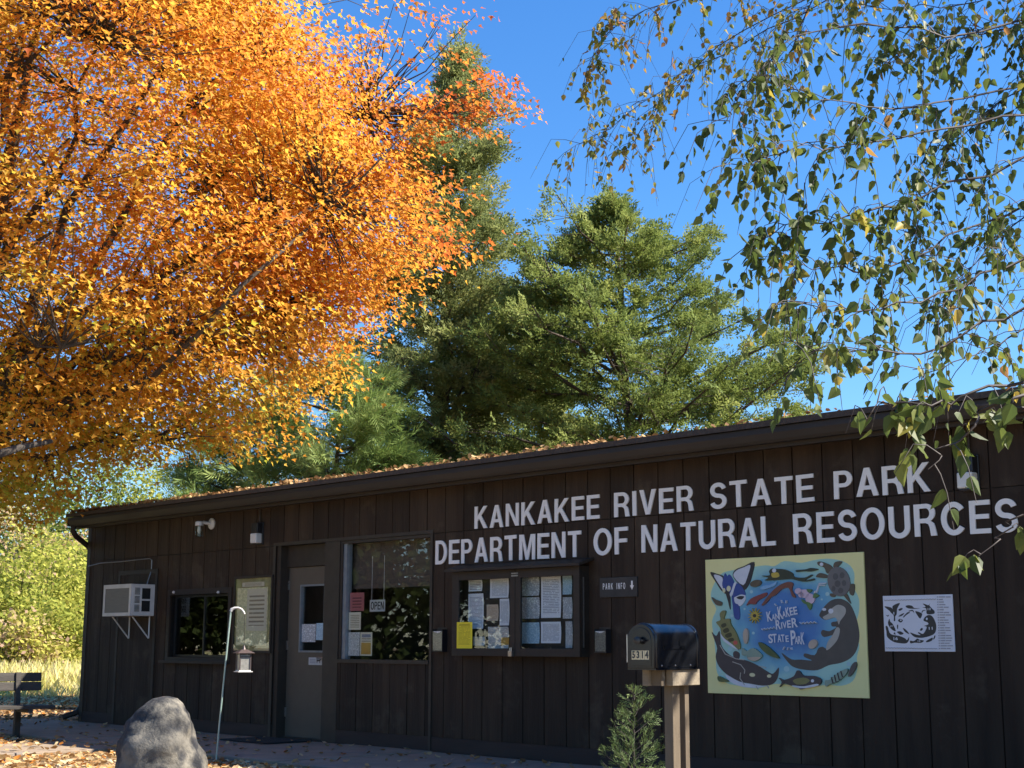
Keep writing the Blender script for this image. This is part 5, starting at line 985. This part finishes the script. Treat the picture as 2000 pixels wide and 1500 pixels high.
for k in range(190):                               # the rest of the crown above the picture: its leaves dapple the ground
    a = RNG.normal(0, 1, 3); a /= np.linalg.norm(a); c = Vector(np.array([4.7, 8.3, 6.7]) + a * np.array([2.4, 2.8, 1.9]) * RNG.uniform(0.3, 1) ** 0.5); st = tpts[2].lerp(tpts[4], RNG.uniform(0, 1)); pp = curve(st, c, 0.06, 5, 0.03); paths.append((pp, [0.016, 0.012, 0.009, 0.006, 0.004, 0.002]))
    cq = [(c + Vector(RNG.normal(0, 0.3, 3))) for _ in range(18)]
    if (PD(2000, 0, c.y).x > c.x - 0.5) and c.z - 0.6 < PD(2000, 0, c.y).z: continue
    for q in cq: LT.append(list(q)); LR.append([RNG.normal(0, 0.5), RNG.normal(0, 0.5), -1]); LS.append(RNG.uniform(0.06, 0.09)); LTo.append(min(1, max(0, RNG.normal(0.45, 0.2))))
tubes('branches', paths, M['bbark'], be, 5)
LT = np.array(LT); LR = frames(np.array(LR), RNG.uniform(0, 6.28, len(LT))); LS = np.array(LS); LTo = np.array(LTo)
inv = np.array((CAMROT.to_3x3()).inverted()); cc = (LT - np.array([0, 0, CH])) @ inv.T; sx = cc[:, 0] / -cc[:, 2] * F_PX + 1000; sy = -cc[:, 1] / -cc[:, 2] * F_PX + 750
vis = (sx > 0) & (sx < 2000) & (sy > 0) & (sy < 1500); order = np.argsort(np.where(vis, -LS / -cc[:, 2], 1)); big = order[:300]; rest = order[300:]
scatter('foliage', BIRCH_V, BIRCH_F, LR[rest], LT[rest], LS[rest], LTo[rest], M['birch_l'], be, 'stuff')
tones = [0.1, 0.25, 0.38, 0.48, 0.58, 0.7, 0.82, 0.95]; LM = []
for tv in tones:
    me = bpy.data.meshes.new('leaf'); me.from_pydata(BIRCH_V, [], BIRCH_F); at = me.attributes.new('tone', 'FLOAT', 'POINT'); at.data.foreach_set('value', [tv] * len(BIRCH_V)); me.materials.append(M['birch_l']); LM.append(me)
binv = be.matrix_world.inverted()
for i in big:
    me = LM[int(np.argmin(np.abs(np.array(tones) - LTo[i])))]; o = bpy.data.objects.new('leaf', me); COL.objects.link(o); o.parent = be
    m4 = Matrix([[*(LR[i][r] * LS[i]), LT[i][r]] for r in range(3)] + [[0, 0, 0, 1]]); o.matrix_local = binv @ m4

# ---------------------------------------------------------------- shrubs and trees beyond the field, tall grass
M['shrub_l'] = leafmat('shrub_leaves', [(0.0, (0.09, 0.13, 0.035)), (0.45, (0.30, 0.33, 0.06)), (0.75, (0.50, 0.47, 0.10)), (1.0, (0.50, 0.33, 0.24))], 0.45, 0.7, 0.1)
QUAD_V = [(-0.5, 0, 0), (0, 0.38, 0.08), (0.55, 0, 0), (0, -0.36, -0.06)]; QUAD_F = [(0, 1, 2), (0, 2, 3)]
M['woods_l'] = leafmat('woodland_leaves', [(0.0, (0.04, 0.06, 0.018)), (1.0, (0.10, 0.11, 0.03))], 0.3, 0.7, 0.1)
def shrub(name, label, pos, w, h, n, tone, spread=0.1, cat='shrub', lf=0.16, trunk=0.0, lm='shrub_l'):
    e = empty(name, Vector(pos), label, cat, None); B0 = Vector(pos); paths = []; T = []; To = []
    for i in range(int(10 + w * 3)):
        az = RNG.uniform(0, 6.28); r = w * 0.5 * math.sqrt(RNG.uniform(0.02, 1)); tip = B0 + Vector((r * math.cos(az), r * math.sin(az), h * (trunk + (1 - trunk) * (1 - 0.55 * (2 * r / w) ** 2) * RNG.uniform(0.45, 1.0)))); pts = curve(B0 + Vector((RNG.normal(0, 0.1), RNG.normal(0, 0.1), -0.1)), tip, 0.05, 5, 0.03); paths.append((pts, [0.05, 0.04, 0.03, 0.022, 0.014, 0.006]))
        for c_ in range(5):
            c0 = Vector(pts[5]) if c_ == 0 else Vector(pts[RNG.integers(2, 6)]) + Vector(RNG.normal(0, 0.35, 3)); m_ = n // 5; T.append(np.array(list(c0)) + RNG.normal(0, 1, (m_, 3)) * np.array([0.42, 0.42, 0.34]) * (0.6 + h * 0.07)); To.append(np.clip(RNG.normal(tone, spread) + RNG.normal(0, 0.1, m_), 0, 1))
    T = np.concatenate(T); To = np.concatenate(To); k = T[:, 2] > 0.05; T, To = T[k], To[k]; m_ = len(T)
    tubes('stems', paths, M['bark'], e, 4); scatter('foliage', QUAD_V, QUAD_F, rotmats(RNG.uniform(0, 6.28, m_), RNG.normal(0.3, 0.6, m_), RNG.normal(0, 0.6, m_)), T, RNG.uniform(0.7, 1.3, m_) * lf, To, M[lm], e, 'stuff')
def at_g(px, dep): p = PD(px, 1250, dep); return (p.x, p.y, -0.04)
for nm, lb, px, dep, w, h, n, tn in (
    ('yellow_shrub', 'bright yellow-green bush left of the building corner', 128, 52, 4.8, 4.6, 340, .56), ('yellow_shrub', 'pale yellow bush at the left picture edge beyond the field', 25, 50, 4.8, 4.6, 340, .54), ('green_shrub', 'darker green bush against the building corner beyond the field', 168, 60, 4.6, 6.0, 300, .33),
    ('russet_tree', 'dusty pink-brown small tree above the yellow bushes', 85, 72, 7.0, 7.4, 300, .9), ('russet_tree', 'brownish bare-looking tree at the far left edge', -20, 66, 6.0, 7.6, 260, .9), ('yellow_shrub', 'low yellowish bush between the two larger yellow ones', 78, 48, 3.4, 3.0, 280, .56)):
    shrub(nm, lb, at_g(px, dep), w, h, n, tn, cat='tree' if 'tree' in nm else 'shrub')
shrub('dark_tree', 'dark green tree behind the russet one at the left', at_g(110, 80), 9, 13.5, 380, .12, 0.1, 'tree', 0.22)
shrub('dark_tree', 'dull green tree at the far left behind the brownish one', at_g(10, 88), 9, 14, 380, .2, 0.12, 'tree', 0.22)
shrub('dark_tree', 'dark tree peeping over the left roof end', at_g(225, 92), 9, 15, 400, .15, 0.12, 'tree', 0.22)
shrub('green_shrub', 'mid green bush behind the bright yellow-green one', at_g(105, 58), 4.2, 5.2, 300, .42)
shrub('russet_shrub', 'small pinkish bush low among the yellow ones', at_g(60, 46), 1.8, 1.9, 200, .8)
for k, (X_, Y_, w, h, tn) in enumerate(((-31, 33, 8, 9, .10), (-29, 27, 8, 9, .02), (-28, 21, 8, 9.5, .06), (-29, 15.5, 8, 9, .0), (-27, 9.5, 8, 9, .05), (-25, 3, 8, 10, .1))):
    shrub('woodland_tree', ('yellowing tree just outside the left edge', 'second tree outside the left edge', 'third tree outside the left edge', 'fourth tree outside the left edge', 'fifth tree outside the left edge', 'outermost tree beyond the left edge')[k], (X_, Y_, -0.05), w, h, 480, tn, 0.2, 'tree', 0.29, 0.0, 'woods_l')
for px, dep, w, h, tn, lb in ((320, 84, 9, 14.5, .60, 'pale yellow tree seen in the gap under the maple'), (450, 86, 9, 14.5, .70, 'straw-coloured tree behind the pine, low above the roof'), (570, 88, 9, 15, .5, 'green-yellow tree far behind the pines'), (800, 80, 9, 9, .4, 'green tree low behind the tall cedar'), (1120, 80, 9, 8, .45, 'yellow-green tree low behind the broad cedar')):
    shrub('far_tree', lb, at_g(px, dep), w, h, 260, tn, 0.1, 'tree', 0.2)
M['grass_l'] = leafmat('tall_grass', [(0.0, (0.34, 0.36, 0.08)), (0.4, (0.60, 0.54, 0.18)), (1.0, (0.74, 0.64, 0.34))], 0.4, 0.7, 0.1)
N = 40000; gx = RNG.uniform(-24, -5.5, N); gy = RNG.uniform(31.5, 58, N); kp = gx < -0.22 * gy - 1.2; gx, gy = gx[kp], gy[kp]; N = len(gx)
scatter('tall_grass', [(0, -0.02, 0), (0, 0.02, 0), (0.10, 0.014, 0.55), (0.38, 0, 0.95)], [(0, 1, 2), (0, 2, 3)], rotmats(RNG.uniform(0, 6.28, N), RNG.normal(0, 0.35, N), RNG.normal(0, 0.35, N)), np.stack([gx, gy, np.full(N, -0.04)], 1), RNG.uniform(0.25, 0.8, N) * np.clip((gy - 29.5) / 8, 0.3, 1), np.clip(0.55 + 0.35 * np.sin(gx * 0.9) * np.sin(gy * 0.7) + RNG.normal(0, 0.25, N), 0, 1), M['grass_l'], None, 'stuff')
fe = empty('rail_fence', at_g(60, 50), 'low dark wooden rail fence across the field', 'fence'); p0 = Vector(at_g(-60, 50)); p1 = Vector(at_g(200, 52)); fo = Vector(fe.location)
for k in range(4):
    p = p0.lerp(p1, k / 3) - fo; boxobj('post', M['bench'], fe, p.x - 0.07, p.x + 0.07, p.y - 0.07, p.y + 0.07, -0.1, 0.93)
for z in (0.88,): MB().tube([p0 - fo + Vector((0, -0.1, z)), p1 - fo + Vector((0, -0.1, z))], 0.05, 6).build('rail', M['bench'], fe)

# ---------------------------------------------------------------- fallen leaves
M['dead_l'] = leafmat('fallen_leaf', [(0.0, (0.17, 0.085, 0.035)), (0.35, (0.36, 0.20, 0.08)), (0.7, (0.56, 0.40, 0.20)), (0.9, (0.60, 0.50, 0.33)), (1.0, (0.55, 0.20, 0.03))], 0.2, 0.7, 0.2)
def litter(name, P, size, tone, sd=0.25, tilt=0.3):
    n_ = len(P); return scatter(name, DEAD_V, DEAD_F, rotmats(RNG.uniform(0, 6.28, n_), RNG.normal(0, tilt, n_), RNG.normal(0, tilt, n_)), P, RNG.uniform(0.6, 1.3, n_) * size, np.clip(RNG.normal(tone, sd, n_), 0, 1), M['dead_l'], None, 'stuff')
n_ = 26000; lu = RNG.uniform(-27, -8, n_); lo = RNG.uniform(2.05, 9.5, n_); P = np.array(WB)[None, :] + lu[:, None] * np.array(TW) + lo[:, None] * np.array(NW); onp = (lu > -16.4) & (lu < -14.85); thin = RNG.uniform(0, 1, n_) < np.where(onp, 0.13, 1.0)
d_b = np.hypot(P[:, 0] - bc.x, P[:, 1] - bc.y) > 0.42; P[:, 2] = np.where(onp, 0.0, -0.045) + RNG.uniform(0, 0.02, n_); P = P[thin & d_b]; litter('fallen_leaves', P, 0.085, 0.66)
n_ = 9000; lu = RNG.uniform(-34, -20.3, n_); lo = RNG.uniform(-9, 2.1, n_); P = np.array(WB)[None, :] + lu[:, None] * np.array(TW) + lo[:, None] * np.array(NW); P[:, 2] = -0.045 + RNG.uniform(0, 0.02, n_); litter('fallen_leaves', P, 0.09, 0.45)
n_ = 330; lu = RNG.uniform(-21, -6, n_); lo = RNG.uniform(0.05, 2.0, n_) ** 1.0; P = np.array(WB)[None, :] + lu[:, None] * np.array(TW) + lo[:, None] * np.array(NW); P[:, 2] = 0.006; litter('fallen_leaves', P, 0.07, 0.45)
n_ = 9000; lx = RNG.uniform(0, 1, n_) ** 1.9 * 11 + x0 + 0.05; ly = RNG.uniform(-0.36, 4.1, n_); P = np.array([list(office.matrix_world @ Vector((a, c, rz(c) + RNG.uniform(0.005, 0.05)))) for a, c in zip(lx, ly)]); litter('roof_leaves', P, 0.062, 0.28, 0.25, 0.45)
n_ = 260; lx = RNG.uniform(0, 1, n_) ** 1.4 * 17 + x0 + 0.05; ly = RNG.uniform(-0.38, -0.2, n_); P = np.array([list(office.matrix_world @ Vector((a, c, rz(c) + RNG.uniform(0.005, 0.03)))) for a, c in zip(lx, ly)]); litter('roof_leaves', P, 0.055, 0.25, 0.25, 0.5)
